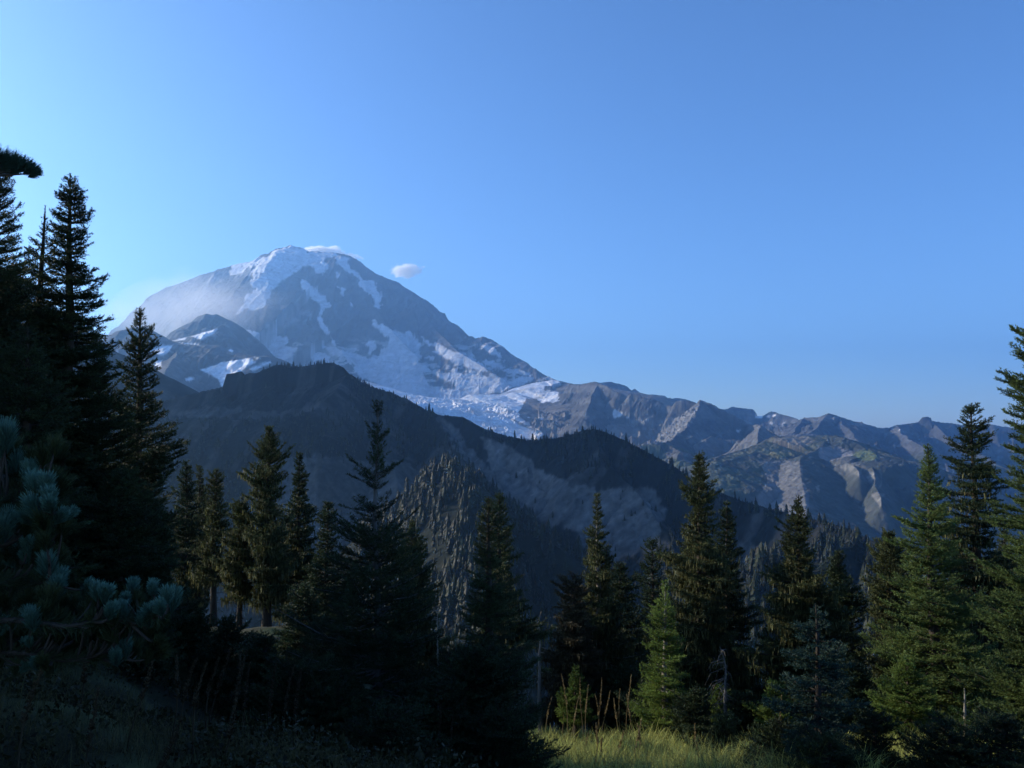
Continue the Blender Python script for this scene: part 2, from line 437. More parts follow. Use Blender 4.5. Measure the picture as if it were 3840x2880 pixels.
# ---- lower glacier shelf and its icefall tongue
def glacier():
    top = Ridge([(740, 818, 8.0), (786, 822, 7.9), (831, 834, 7.8), (881, 851, 7.7), (931, 859, 7.6), (979, 862, 7.6), (998, 861), (1016, 853, 7.7), (1050, 852), (1079, 852, 7.9), (1100, 845), (1113, 838), (1130, 833), (1146, 829, 8.1), (1165, 825), (1179, 823, 8.2),
                 (1196, 821), (1212, 823), (1226, 826, 8.2), (1233, 829), (1250, 831, 8.0), (1268, 829), (1284, 824, 7.8), (1298, 830, 7.7), (1320, 838, 7.6)],
                [(0, 0), (500, 110), (1200, 330), (2000, 650), (2600, 1100)])
    def relief(x, y, z, s, r, wi):
        px, py = proj(x, y, z)
        ice = inpoly(px, py, cr('D', [(-1500, 700), (0, 895), (560, 940), (850, 1080), (1000, 1220), (1200, 1350), (900, 1500), (-1500, 1300)])).astype(float)
        ice = blur(ice, 6)
        w = fbm(x / 300, y / 300, 3, 3)
        a = (ridged(x / 60 + w * 3, y / 42 + w, 4, 13) - 0.45) * 46 * ice * np.minimum(1, r / 60)
        b = fbm(x / 220, y / 220, 5, 9) * 22 * np.minimum(1, r / 200)
        rock = sstep(850, 1000, r) * (1 - ice)
        c = (ridged(x / 130, y / 130, 5, 19) - 0.5) * 90 * rock
        cre = (ridged(x / 260 + y / 90, y / 40, 2, 51) - 0.5) * 9 * (1 - ice) * np.minimum(1, r / 60)
        return a + b + c + cre + fbm(x / 40, y / 40, 3, 2) * 4
    def paint(px, py, x, y, z, s, r, wi, gy):
        base = flat(px.shape, (0.15, 0.14, 0.135)) * (1 + 0.4 * fbm(x / 90, y / 60, 5, 7))[..., None]
        snow = snow_mask(px, py, [
            cr('D', [(-1500, 500), (0, 880), (220, 800), (600, 800), (800, 730), (1000, 670), (1200, 630), (1300, 620), (1420, 700), (1180, 720), (1180, 780), (1240, 770), (1350, 800), (1360, 850), (1440, 860),
                     (1560, 840), (1300, 940), (1150, 930), (1090, 880), (960, 880), (900, 960), (840, 1040), (860, 1110), (1000, 1220), (1160, 1330), (1100, 1400), (-1500, 1400)]),
            cr('D', [(1530, 765), (1660, 715), (1820, 695), (1838, 750), (1700, 800), (1600, 850), (1420, 870), (1500, 830), (1640, 795)]),
            cr('D', [(1090, 1125), (1180, 1135), (1150, 1155)]), cr('D', [(960, 1120), (1000, 1130), (980, 1136)]),
            cr('D', [(1710, 1080), (1900, 1020), (1920, 1060), (1760, 1090)])], 33, 2.5)
        dirt = sstep(0.05, 0.5, fbm(x / 240 + y / 400, y / 90, 5, 27))
        sc = mixc(flat(px.shape, (0.74, 0.75, 0.78)), (0.33, 0.33, 0.33), dirt * 0.55)
        smooth_ = inpoly(px, py, cr('D', [(90, 890), (230, 820), (560, 840), (600, 940), (850, 1030), (600, 1010), (500, 935), (250, 920)])).astype(float)
        sc = mixc(sc, (0.82, 0.81, 0.79), blur(smooth_, 3) * 0.8)
        mor = inpoly(px, py, cr('D', [(640, 1090), (900, 1200), (1150, 1330), (1120, 1340), (860, 1220)])).astype(float)
        sc = mixc(sc, (0.16, 0.155, 0.15), blur(mor, 1) * 0.8)
        return base + (sc - base) * blur(snow, 1)[..., None]
    return terrain("glacier", [top], (700, 1480), (5.0, 8.7), (820, 620), relief, paint, M_VOLC)
glacier()

# ---- dark hills with snow patches under the volcano's shoulder
def left_hills():
    h1 = Ridge([(330, 760, 7.9), (362, 732, 7.8), (374, 718), (397, 703), (417, 693), (427, 683), (442, 677, 7.6), (455, 680), (464, 678), (485, 688), (497, 692), (522, 707), (547, 727, 7.6), (575, 752), (610, 790, 7.5)], [(0, 0), (60, 52), (200, 150), (1500, 1200)])
    h1b = Ridge([(372, 738, 7.0), (407, 726), (440, 718), (467, 710), (480, 702, 6.9), (492, 712), (505, 727), (530, 752), (547, 768, 6.8), (600, 800, 6.8)], [(0, 0), (150, 60), (1500, 1100)])
    h2 = Ridge([(60, 800, 6.6), (180, 770), (230, 745, 6.5), (290, 712), (310, 707, 6.4), (330, 717), (355, 730), (375, 740), (389, 743, 6.2), (430, 746), (455, 744), (480, 748), (505, 757, 6.1), (547, 770), (580, 768, 6.0), (599, 772), (620, 780), (660, 800), (700, 820, 6.0)], [(0, 0), (200, 60), (600, 330), (2500, 1900)])
    sp = Ridge([(389, 743, 6.2), (380, 770, 5.8), (360, 800, 5.4), (340, 850, 5.0)], [(0, 0), (800, 560), (2000, 1500)])
    snow = [cr('A', p) for p in (
        [(1080, 1250), (1260, 1195), (1430, 1150), (1380, 1215), (1240, 1288)], [(848, 1314), (930, 1290), (1040, 1270), (1000, 1302)], [(1085, 1305), (1165, 1290), (1130, 1320)],
        [(940, 1330), (1190, 1342), (1195, 1362), (1000, 1350)], [(560, 1385), (860, 1362), (800, 1452), (700, 1492), (560, 1442)], [(570, 1659), (640, 1580), (730, 1548), (712, 1645)],
        [(1575, 1432), (1610, 1408), (1655, 1442), (1625, 1462)], [(1200, 1680), (1500, 1590), (1750, 1545), (1870, 1538), (1932, 1580), (1880, 1612), (1780, 1660), (1640, 1780), (1560, 1860), (1500, 1900), (1440, 1800), (1300, 1720)],
        [(1850, 1664), (2000, 1600), (2130, 1578), (2140, 1600), (2000, 1650), (1900, 1690)], [(1915, 1512), (2012, 1528), (1960, 1534)], [(-20, 1500), (130, 1443), (160, 1448), (30, 1494)],
        [(1000, 1800), (1100, 1770), (1150, 1800), (1060, 1830)])]
    def relief(x, y, z, s, r, wi):
        f = np.minimum(1, r / 120)
        return fbm(x / 260, y / 260, 5, 14) * 60 * f + (ridged(x / 110, y / 110, 4, 15) - .5) * 34 * f + fbm(x / 50, y / 50, 4, 3) * 8 * np.minimum(1, .3 + r / 60) + (ridged(s / 160, r / 900, 3, 4) - .5) * 40 * f
    def paint(px, py, x, y, z, s, r, wi, gy):
        base = flat(px.shape, (0.085, 0.086, 0.09)) * (1 + 0.35 * fbm(x / 110, y / 110, 5, 7))[..., None]
        base = mixc(base, (0.2, 0.19, 0.18), sstep(0.25, 0.4, fbm(x / 150, y / 60, 4, 70)) * 0.5)
        return mixc(base, (0.82, 0.83, 0.86), blur(snow_mask(px, py, snow, 40, 1.6), 1))
    return terrain("snow_patched_hills", [h1, h1b, h2, sp], (-150, 720), (4.4, 8.3), (640, 420), relief, paint, M_ROCK)
left_hills()

# ---- far ridges on the right
def far_ridges():
    p1 = Ridge(cr('E', [(-600, 300, 9.3), (-100, 260), (0, 255), (60, 245), (200, 265), (290, 290), (330, 312), (360, 345), (390, 362), (405, 345), (430, 342), (470, 365), (500, 388), (540, 418), (600, 420), (660, 413), (700, 420), (830, 432), (842, 440), (846, 478), (870, 475), (980, 458), (1090, 470), (1200, 505), (1400, 590), (1580, 596), (1620, 590),
                        (1650, 575), (1700, 565), (1760, 580), (1940, 606), (1955, 630), (1970, 692), (2060, 682), (2110, 650), (2160, 628), (2212, 640, 9.0)]) + cr('G', [(240, 245, 8.8), (400, 268), (500, 300), (560, 326, 8.5), (700, 370, 8.4), (900, 420)]),
               [(0, 0), (120, 90), (500, 330), (3000, 1700)])
    p2 = Ridge(cr('G', [(300, 420, 7.2), (450, 380), (560, 330), (600, 320, 7.1), (630, 294), (660, 300), (720, 292), (800, 290), (860, 265), (955, 235, 6.9), (1020, 258), (1100, 280), (1160, 305), (1240, 335), (1330, 356), (1450, 395), (1560, 430, 7.2), (1690, 425), (1720, 432), (1800, 395), (1900, 378), (2050, 350, 7.4),
                        (2070, 335), (2110, 300), (2170, 290), (2230, 292)]) + [(2005, 908, 7.4), (2030, 912), (2060, 915), (2085, 920), (2100, 918), (2140, 916), (2160, 920), (2212, 925, 7.2), (2330, 930, 7.2)],
               [(0, 0), (100, 90), (500, 370), (3000, 1700)])
    sps = [Ridge(cr('G', [(630, 294, 7.1), (580, 370, 6.8), (500, 450, 6.5), (450, 530, 6.2)]), [(0, 0), (150, 70), (400, 270), (2000, 1600)]),
           Ridge(cr('G', [(955, 235, 6.9), (880, 310, 6.65), (800, 400, 6.3), (640, 520, 5.9)]), [(0, 0), (150, 75), (400, 290), (2000, 1600)]),
           Ridge(cr('G', [(1100, 285, 6.9), (1110, 360, 6.6), (1180, 470, 6.2), (1300, 580, 5.8), (1500, 700, 5.4)]), [(0, 0), (150, 75), (400, 280), (2000, 1500)]),
           Ridge(cr('G', [(1800, 400, 7.2), (1820, 480, 6.8), (1950, 560, 6.3), (2080, 640, 5.9), (2200, 760, 5.5)]), [(0, 0), (250, 160), (2000, 1400)]),
           Ridge([(2010, 912, 7.4), (2060, 950, 6.8), (2130, 985, 6.2), (2200, 1030, 5.6), (2260, 1080, 5.2)], [(0, 0), (300, 200), (2000, 1400)])]
    snow = [cr('G', p) for p in ([(-40, 280), (80, 268), (60, 302), (-40, 306)], [(120, 280), (230, 258), (250, 272), (150, 294)], [(165, 355), (230, 368), (200, 378)], [(310, 372), (355, 370), (330, 384)], [(1830, 452), (1860, 456), (1830, 464)])] + [cr('E', [(1975, 705), (2085, 685), (2060, 722)])]
    def relief(x, y, z, s, r, wi):
        f = np.minimum(1, r / 150)
        return (ridged(s / 200 + fbm(x / 300, y / 300, 3, 22), r / 1000, 4, 24) - 0.5) * 115 * f + fbm(x / 140, y / 140, 5, 25) * 40 * np.minimum(1, .15 + r / 120) + fbm(x / 35, y / 35, 3, 26) * 12 * np.minimum(1, .3 + r / 60) + (ridged(x / 150, y / 150, 5, 23) - .5) * 85 * f
    def paint(px, py, x, y, z, s, r, wi, gy):
        n = fbm(x / 300, z / 90, 5, 27)
        base = mixc(flat(px.shape, (0.066, 0.070, 0.080)), (0.125, 0.127, 0.132), sstep(-0.1, 0.45, n))
        base = mixc(base, (0.06, 0.07, 0.048), sstep(0.0, 0.4, fbm(x / 400, y / 300, 4, 28)) * sstep(950, 1010, py))
        return mixc(base, (0.85, 0.86, 0.88), blur(snow_mask(px, py, snow, 41, 1.0), 1))
    return terrain("far_ridges", [p1, p2] + sps, (1180, 2420), (4.8, 10.0), (1000, 560), relief, paint, M_ROCK)
far_ridges()

# ---- rock peaks right of the glacier, moraines and the small pyramid
def rock_peaks():
    crest = Ridge(cr('D', [(1480, 690, 7.3), (1640, 700), (1760, 675), (1830, 658, 7.0), (1880, 685), (1930, 705), (2000, 722), (2060, 760), (2130, 800, 6.7)]) +
                  cr('E', [(180, 386, 6.6), (210, 378), (260, 392), (320, 440), (340, 415), (370, 400), (430, 402), (480, 410), (510, 440), (560, 462), (640, 468), (700, 495), (760, 522), (800, 562), (850, 560), (900, 562), (935, 520), (960, 500), (1040, 492), (1120, 500), (1200, 512), (1240, 515), (1265, 492), (1290, 484, 6.2),
                            (1340, 498), (1400, 522), (1480, 555), (1560, 602), (1640, 648), (1700, 682), (1790, 740), (1880, 792, 6.0), (1950, 800), (2030, 798), (2150, 870, 5.8), (2300, 960, 5.7)]),
                  [(0, 0), (40, 55), (250, 300), (500, 470), (1500, 900), (2500, 1300)])
    sp = [Ridge(cr('E', [(1290, 484, 6.2), (1235, 580, 6.05), (1190, 690, 5.85), (1150, 770, 5.7), (1090, 840, 5.5), (980, 910, 5.25), (880, 980, 5.0), (760, 1060, 4.8)]), [(0, 0), (200, 130), (600, 400), (1500, 1000)]),
          Ridge(cr('D', [(1850, 700, 6.95), (1800, 830, 6.7), (1770, 930, 6.5), (1720, 1030, 6.3)]), [(0, 0), (200, 170), (1500, 1200)]),
          Ridge(cr('E', [(1380, 945, 5.3), (1330, 985, 5.2), (1230, 1060, 5.05)]), [(0, 0), (600, 380), (1500, 1000)]),
          Ridge(cr('E', [(1380, 945, 5.3), (1480, 985, 5.3), (1560, 1000, 5.3), (1720, 1000, 5.3), (1790, 1010, 5.3)]), [(0, 0), (600, 350), (1500, 1000)]),
          Ridge(cr('E', [(2060, 815, 5.0), (1990, 870, 5.0), (1850, 980, 4.95), (1700, 1110, 4.9)]), [(0, 0), (300, 210), (1500, 1000)]),
          Ridge(cr('E', [(2060, 815, 5.0), (2030, 900, 4.85), (1985, 1000, 4.7), (1960, 1060, 4.6)]), [(0, 0), (300, 220), (1500, 1000)]),
          Ridge(cr('E', [(2060, 815, 5.0), (2100, 840, 5.0), (2212, 900, 5.0), (2300, 960, 5.0), (2400, 1020, 5.0)]), [(0, 0), (300, 230), (1500, 1000)]),
          Ridge(cr('E', [(480, 1060, 4.6), (650, 1010, 4.7), (800, 1050, 4.7), (900, 1100, 4.6), (1000, 1140, 4.5)]), [(0, 0), (200, 90), (800, 560), (1500, 1100)])]
    rub = cr('E', [(240, 900), (350, 740), (640, 690), (800, 740), (930, 700), (1200, 560), (1260, 520), (1220, 620), (1180, 720), (1130, 810), (1000, 900), (900, 990), (760, 1050), (480, 1060), (300, 960)])
    grn = cr('E', [(480, 1050), (640, 1020), (900, 1080), (1200, 1150), (1500, 1250), (1430, 1600), (900, 1500), (500, 1100)])
    def relief(x, y, z, s, r, wi):
        px, py = proj(x, y, z)
        ru = blur(inpoly(px, py, rub).astype(float), 5)
        f = np.minimum(1, r / 90)
        return (ridged(s / 120, r / 900, 4, 54) - 0.5) * 60 * f * (1 - .6 * ru) + fbm(x / 100, y / 100, 5, 55) * 28 * np.minimum(1, .2 + r / 100) + fbm(x / 26, y / 26, 3, 56) * 9 + (ridged(x / 55, y / 55, 4, 57) - .5) * 42 * ru
    def paint(px, py, x, y, z, s, r, wi, gy):
        base = mixc(flat(px.shape, (0.068, 0.070, 0.076)), (0.128, 0.127, 0.128), sstep(-.2, .5, fbm(x / 120, z / 60, 5, 58)))
        base = mixc(base, (0.20, 0.197, 0.195), blur(inpoly(px, py, rub).astype(float), 3) * 0.8)
        base = mixc(base, (0.14, 0.137, 0.134), sstep(4, 6, wi.astype(float) + 0.0 * px) * 0.0 + ((wi >= 3) & (wi <= 7)).astype(float) * 0.7)
        base = mixc(base, (0.085, 0.10, 0.05), blur(inpoly(px, py, grn).astype(float), 3) * sstep(-.3, .3, fbm(x / 130, y / 130, 4, 60)) * 0.8)
        sn = snow_mask(px, py, [cr('E', [(130, 640), (150, 600), (260, 660), (240, 700), (140, 720)]), cr('E', [(290, 705), (330, 700), (400, 730)]), cr('E', [(1720, 868), (1790, 868), (1750, 890)]), cr('E', [(540, 742), (600, 728), (610, 738)]), cr('E', [(910, 905), (1000, 862), (990, 880)])], 61, 1.2)
        return mixc(base, (0.7, 0.71, 0.73), blur(sn, 1) * .8)
    return terrain("rocky_peaks", [crest] + sp, (1130, 1900), (4.0, 7.6), (820, 520), relief, paint, M_ROCK)
rock_peaks()

# ---- bench with meadow and cliffs
def meadow_bench():
    top = Ridge(cr('E', [(1350, 1290, 3.9), (1430, 1245, 4.0), (1620, 1190), (1800, 1130, 4.2), (2000, 1070), (2120, 1020)]) + cr('G', [(20, 650, 4.4), (100, 598), (160, 560), (250, 536), (400, 540), (500, 546), (650, 530), (700, 532), (720, 546), (790, 540), (830, 530), (950, 524, 4.5), (1040, 530), (1100, 550), (1130, 570), (1230, 620), (1320, 660), (1400, 690), (1570, 722, 4.2), (1700, 770), (1900, 830), (2100, 884, 4.0)]) +
                [(2075, 1030, 3.9), (2130, 1055), (2212, 1085, 3.8), (2330, 1120, 3.8)],
                [(0, 0), (60, 18), (360, 120), (470, 300), (800, 640), (2000, 1600)])
    sp = [Ridge(cr('G', [(560, 790, 4.06), (552, 850, 3.98), (560, 960, 3.84), (585, 1120, 3.68), (620, 1300, 3.5), (660, 1500, 3.3), (720, 1800, 3.0)]), [(0, 0), (60, 20), (800, 300), (2000, 1100)]),
          Ridge(cr('G', [(950, 524, 4.5), (900, 600, 4.4), (840, 660, 4.3), (700, 745, 4.18), (580, 785, 4.08)]), [(0, 0), (100, 45), (250, 180), (800, 760)]),
          Ridge(cr('G', [(1240, 790, 4.1), (1400, 720, 4.15), (1550, 780, 4.05), (1540, 840, 3.95)]), [(0, 0), (120, 25), (220, 150), (800, 700)]),
          Ridge(cr('G', [(1060, 900, 3.95), (1180, 890, 3.92), (1260, 910, 3.88), (1340, 970, 3.8), (1345, 1060, 3.68)]), [(0, 0), (60, 66), (800, 860)]),
          Ridge(cr('G', [(1500, 900, 3.88), (1530, 1020, 3.74), (1560, 1250, 3.55), (1600, 1450, 3.35)]), [(0, 0), (50, 55), (800, 860)])]
    mead = cr('G', [(-900, 1000), (-300, 760), (60, 640), (180, 560), (500, 545), (950, 525), (900, 600), (820, 670), (680, 740), (540, 770), (380, 780), (280, 830), (150, 790), (0, 740)])
    tan_ = cr('G', [(190, 570), (480, 548), (640, 540), (740, 600), (640, 660), (520, 700), (380, 690), (200, 640)])
    gold = cr('G', [(60, 770), (160, 745), (330, 755), (500, 780), (300, 820), (180, 800)])
    grey = cr('G', [(800, 690), (880, 680), (1060, 680), (1240, 730), (1250, 790), (1000, 840), (900, 870), (820, 830), (780, 780)])
    oval = cr('G', [(1240, 790), (1290, 740), (1400, 705), (1500, 740), (1555, 790), (1540, 840), (1400, 870), (1320, 830)])
    scree = cr('G', [(0, 860), (350, 850), (560, 870), (600, 1120), (680, 1350), (640, 1700), (100, 1700), (-100, 1450), (150, 1100)])
    greens = cr('G', [(-900, 900), (-100, 850), (200, 900), (150, 1000), (50, 1150), (-100, 1300), (-800, 1300)])
    lit_cliffs = [cr('G', p) for p in ([(1070, 940), (1160, 890), (1170, 960), (1130, 975)], [(1180, 890), (1260, 905), (1250, 960), (1200, 1000)], [(1230, 1020), (1340, 960), (1340, 1065), (1280, 1040)], [(1420, 1060), (1520, 1010), (1530, 1100), (1470, 1150), (1440, 1150)],
                               [(1600, 990), (1618, 1080), (1605, 1180), (1560, 1230), (1610, 1100)], [(1480, 1300), (1540, 1250), (1650, 1290), (1600, 1380), (1590, 1480), (1540, 1380)], [(770, 1190), (820, 1180), (800, 1240), (770, 1250)], [(650, 820), (720, 795), (700, 835)])]
    def relief(x, y, z, s, r, wi):
        px, py = proj(x, y, z)
        cliffy = sstep(250, 500, r)
        f = np.minimum(1, r / 90)
        return (ridged(s / 110, r / 700, 4, 84) - 0.5) * 42 * f * (.08 + cliffy) + fbm(x / 90, y / 90, 5, 85) * 20 * f * (.3 + .7 * cliffy) + fbm(x / 22, y / 22, 3, 86) * 6 + (ridged(x / 75, y / 75, 4, 87) - .5) * 26 * f * (.2 + cliffy)
    def paint(px, py, x, y, z, s, r, wi, gy):
        base = mixc(flat(px.shape, (0.055, 0.062, 0.056)), (0.10, 0.102, 0.098), sstep(0.0, .6, fbm(x / 110, z / 160, 5, 88)))
        def pm(p, b=3): return blur(inpoly(px + fbm(px / 10, py / 10, 3, 3) * 4, py + fbm(px / 10, py / 10, 3, 9) * 3, p).astype(float), b)
        base = mixc(base, (0.15, 0.145, 0.14), pm(scree) * 0.9)
        base = mixc(base, (0.085, 0.105, 0.045), pm(greens) * sstep(-.35, .25, fbm(x / 120, y / 120, 5, 89)) * .35)
        base = mixc(base, (0.125, 0.122, 0.08), pm(mead) * 0.95)
        base = mixc(base, (0.20, 0.172, 0.145), pm(tan_) * .9)
        base = mixc(base, (0.20, 0.17, 0.07), pm(gold) * .7)
        base = mixc(base, (0.19, 0.18, 0.18), pm(grey) * .95)
        base = mixc(base, (0.12, 0.14, 0.06), pm(oval) * .9)
        for c in lit_cliffs: base = mixc(base, (0.20, 0.19, 0.17), pm(c, 1) * .9)  # sunlit cliff facets painted paler than the rock around them
        base *= (1 + .3 * fbm(x / 28, y / 28, 4, 91))[..., None]
        return base
    return terrain("meadow_bench", [top] + sp, (1380, 2420), (2.6, 4.9), (900, 520), relief, paint, M_ROCK)
meadow_bench()

# ---- the shaded middle ridge
F_CREST = [(-60, 960, 2.5), (150, 920), (280, 892), (330, 876, 2.4), (345, 867), (390, 855), (440, 844), (470, 838), (487, 836), (500, 834), (520, 830), (530, 830), (540, 830), (556, 828), (575, 822), (600, 816), (650, 815), (690, 810), (705, 808), (722, 803, 2.25), (735, 803), (745, 805), (770, 819), (800, 833), (850, 847), (880, 861), (905, 876), (930, 890, 2.1),
           (960, 896), (1000, 899), (1012, 906), (1030, 917), (1060, 930), (1100, 941), (1140, 949, 1.95), (1180, 948), (1220, 940), (1260, 929), (1285, 925, 1.85), (1310, 933), (1350, 949), (1400, 976), (1440, 997), (1480, 1021, 1.7), (1540, 1056), (1600, 1079), (1660, 1097), (1700, 1107, 1.5), (1760, 1120), (1800, 1130), (1840, 1145), (1880, 1165, 1.35), (1920, 1190), (2000, 1230), (2100, 1280), (2212, 1330, 1.2), (2330, 1380, 1.15)]
def middle_ridge():
    crest = Ridge(F_CREST, [(0, 0), (5, 12), (50, 58), (250, 220), (500, 405), (2000, 1500)])
    cliff = Ridge([(497, 807, 2.33), (520, 802, 2.32), (528, 810), (538, 806), (556, 805, 2.31), (574, 797), (592, 789, 2.29), (606, 787), (625, 791), (650, 792, 2.28), (668, 789), (690, 787, 2.26), (706, 784), (722, 783, 2.24), (736, 791), (748, 802), (772, 822, 2.2)], [(0, 0), (10, 3), (17, 30), (24, 58), (60, 82), (300, 250), (1000, 800)])
    f2 = Ridge([(200, 915, 2.05), (330, 906, 2.05), (450, 906), (560, 909), (620, 906, 1.98), (680, 882, 2.0), (722, 848, 2.08), (752, 806, 2.2)], [(0, 0), (60, 40), (1500, 1250)])
    f3 = Ridge([(935, 893, 2.1), (962, 930, 2.0), (1000, 1000, 1.85), (1060, 1072, 1.72), (1140, 1134, 1.6), (1240, 1212, 1.47), (1330, 1292, 1.35), (1420, 1380, 1.22)], [(0, 0), (120, 95), (1500, 1250)])
    f4 = Ridge([(800, 835, 2.2), (830, 900, 2.05), (850, 980, 1.9), (860, 1080, 1.75), (900, 1250, 1.5)], [(0, 0), (150, 110), (1500, 1250)])
    f5 = Ridge([(1285, 926, 1.85), (1300, 990, 1.75), (1370, 1060, 1.65), (1440, 1150, 1.52), (1500, 1300, 1.35), (1540, 1420, 1.2)], [(0, 0), (120, 90), (1500, 1250)])
    f6 = Ridge([(1130, 948, 1.95), (1180, 1010, 1.87), (1230, 1040, 1.83)], [(0, 0), (100, 85), (1500, 1300)])
    scree = [[(1040, 940), (1090, 960), (1160, 1010), (1240, 1050), (1330, 1060), (1400, 1050), (1440, 1100), (1420, 1160), (1380, 1190), (1290, 1170), (1240, 1150), (1180, 1130), (1110, 1080), (1060, 1020)],
             [(350, 890), (480, 878), (600, 890), (690, 868), (700, 880), (640, 900), (560, 905), (350, 902)],
             [(560, 1000), (700, 980), (880, 1000), (940, 1040), (900, 1120), (820, 1180), (620, 1180), (540, 1080)],
             [(1240, 1130), (1420, 1150), (1440, 1180), (1330, 1210), (1250, 1180)], [(1600, 1170), (1660, 1185), (1650, 1230), (1600, 1215)],
             [(940, 900), (970, 905), (1040, 1000), (1160, 1130), (1120, 1125), (1010, 1010)]]
    def relief(x, y, z, s, r, wi):
        f = np.minimum(1, r / 60)
        crag = (ridged(x / 16, y / 16, 4, 97) - .5) * 7 * (wi == 1) * np.minimum(1, .25 + r / 25)
        return (ridged(s / 70 + fbm(x / 150, y / 150, 3, 93) * 1.5, r / 320, 4, 94) - 0.5) * 16 * f + fbm(x / 60, y / 60, 5, 95) * 11 * f + fbm(x / 12, y / 12, 3, 96) * 2.2 + crag
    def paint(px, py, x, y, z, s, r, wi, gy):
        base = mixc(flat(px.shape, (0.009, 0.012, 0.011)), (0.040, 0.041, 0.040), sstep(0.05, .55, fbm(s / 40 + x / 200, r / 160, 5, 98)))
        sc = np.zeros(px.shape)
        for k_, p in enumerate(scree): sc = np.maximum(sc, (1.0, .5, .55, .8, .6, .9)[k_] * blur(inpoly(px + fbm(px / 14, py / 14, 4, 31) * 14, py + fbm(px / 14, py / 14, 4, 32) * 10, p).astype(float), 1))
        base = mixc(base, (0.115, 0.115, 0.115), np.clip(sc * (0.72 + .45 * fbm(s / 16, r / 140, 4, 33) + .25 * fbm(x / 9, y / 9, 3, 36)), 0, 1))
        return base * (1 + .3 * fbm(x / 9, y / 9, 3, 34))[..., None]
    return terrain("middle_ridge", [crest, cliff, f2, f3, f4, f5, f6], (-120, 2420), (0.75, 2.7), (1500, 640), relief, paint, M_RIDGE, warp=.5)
_, MID = middle_ridge()

# ---- the wooded spur in front of it
def wooded_spur():
    g1 = Ridge([(975, 1003, 1.5), (990, 1040, 1.42), (1000, 1100, 1.32), (1005, 1200, 1.15), (1010, 1330, 0.98), (1000, 1450, 0.85)], [(0, 0), (40, 22), (800, 720)])
    g2 = Ridge([(975, 1003, 1.5), (1030, 1060, 1.45), (1110, 1120, 1.38), (1200, 1180, 1.3), (1280, 1260, 1.2), (1350, 1360, 1.08), (1420, 1450, 0.95)], [(0, 0), (40, 22), (800, 700)])
    g3 = Ridge([(1500, 1240, 1.15), (1640, 1230, 1.1), (1750, 1190, 1.12), (1850, 1180, 1.15), (1900, 1195, 1.12), (1990, 1260, 1.0), (2100, 1350, 0.9)], [(0, 0), (60, 26), (800, 640)])
    def relief(x, y, z, s, r, wi):
        return fbm(x / 60, y / 60, 4, 104) * 10 * np.minimum(1, r / 30) + fbm(x / 9, y / 9, 3, 106) * 1.2
    def paint(px, py, x, y, z, s, r, wi, gy):
        return mixc(flat(px.shape, (0.008, 0.011, 0.006)), (0.020, 0.022, 0.014), sstep(0.1, .5, fbm(x / 40, y / 40, 4, 108)))
    return terrain("wooded_spur", [g1, g2, g3], (600, 2300), (0.6, 1.7), (700, 400), relief, paint, M_RIDGE)
_, SPUR = wooded_spur()

def height_on(grid, x, y):
    u, dd, z = grid
    uu = x / y
    i = np.clip((uu - u[0]) / (u[1] - u[0]), 0, len(u) - 1.001)
    j = np.clip(np.interp(y, dd, np.arange(len(dd))), 0, len(dd) - 1.001)
    i0 = i.astype(int); j0 = j.astype(int); fi = i - i0; fj = j - j0
    return (z[j0, i0] * (1 - fi) + z[j0, i0 + 1] * fi) * (1 - fj) + (z[j0 + 1, i0] * (1 - fi) + z[j0 + 1, i0 + 1] * fi) * fj

# ---- unseen ridge added beyond the left frame edge, crest shaped to shade the middle ridge
def shade_ridge():
    pts = np.array([(-2100, 900, -100), (-2500, 1400, 200), (-2800, 1900, 480), (-2900, 2250, 640), (-2950, 2500, 800), (-2970, 2640, 1380), (-2990, 2780, 1450), (-3050, 3000, 1400), (-3200, 3300, 1250), (-3600, 3800, 800), (-4600, 4300, 200)], float)
    rg = Ridge.__new__(Ridge); rg.P = pts; rg.prof = np.array([(0, 0), (300, 270), (1500, 1150), (4000, 2600)], float)
    ya = np.linspace(300, 5200, 240); xa = np.linspace(-5600, -700, 240)
    X, Y = np.meshgrid(xa, ya)
    z, s, r, wi = roofs(X, Y, [rg])
    f = np.minimum(1, r / 150)
    z = z + (ridged(s / 260, r / 1200, 4, 141) - .5) * 60 * f + fbm(X / 120, Y / 120, 5, 142) * 25
    z = np.maximum(z, -858)
    nr, nc = X.shape
    i = np.arange((nr - 1) * nc).reshape(nr - 1, nc)[:, :-1].ravel()
    a = mixc(flat(X.shape, (0.017, 0.021, 0.016)), (0.07, 0.068, 0.06), sstep(0.0, .5, fbm(X / 90, Y / 90, 5, 143)))
    rgba = np.concatenate([a, np.ones(a.shape[:-1] + (1,))], -1).reshape(-1, 4)
    o = mesh_np("shade_ridge", np.stack([X, Y, z], -1).reshape(-1, 3), [np.stack([i, i + 1, i + nc + 1, i + nc], 1)], M_RIDGE, smooth=True, attrs={"albedo": ('FLOAT_COLOR', rgba)})
    o['kind'] = 'structure'
shade_ridge()

# ---- valley sheet under everything, out to the horizon
V = np.array([(-25500, -1800, -860), (25500, -1800, -860), (25500, 25500, -860), (-25500, 25500, -860)], float)
vs = mesh_np("valley_ground", V, [np.array([[0, 1, 2, 3]])], M_RIDGE, attrs={"albedo": ('FLOAT_COLOR', np.tile((0.035, 0.042, 0.028, 1), (4, 1)))})
vs['kind'] = 'structure'

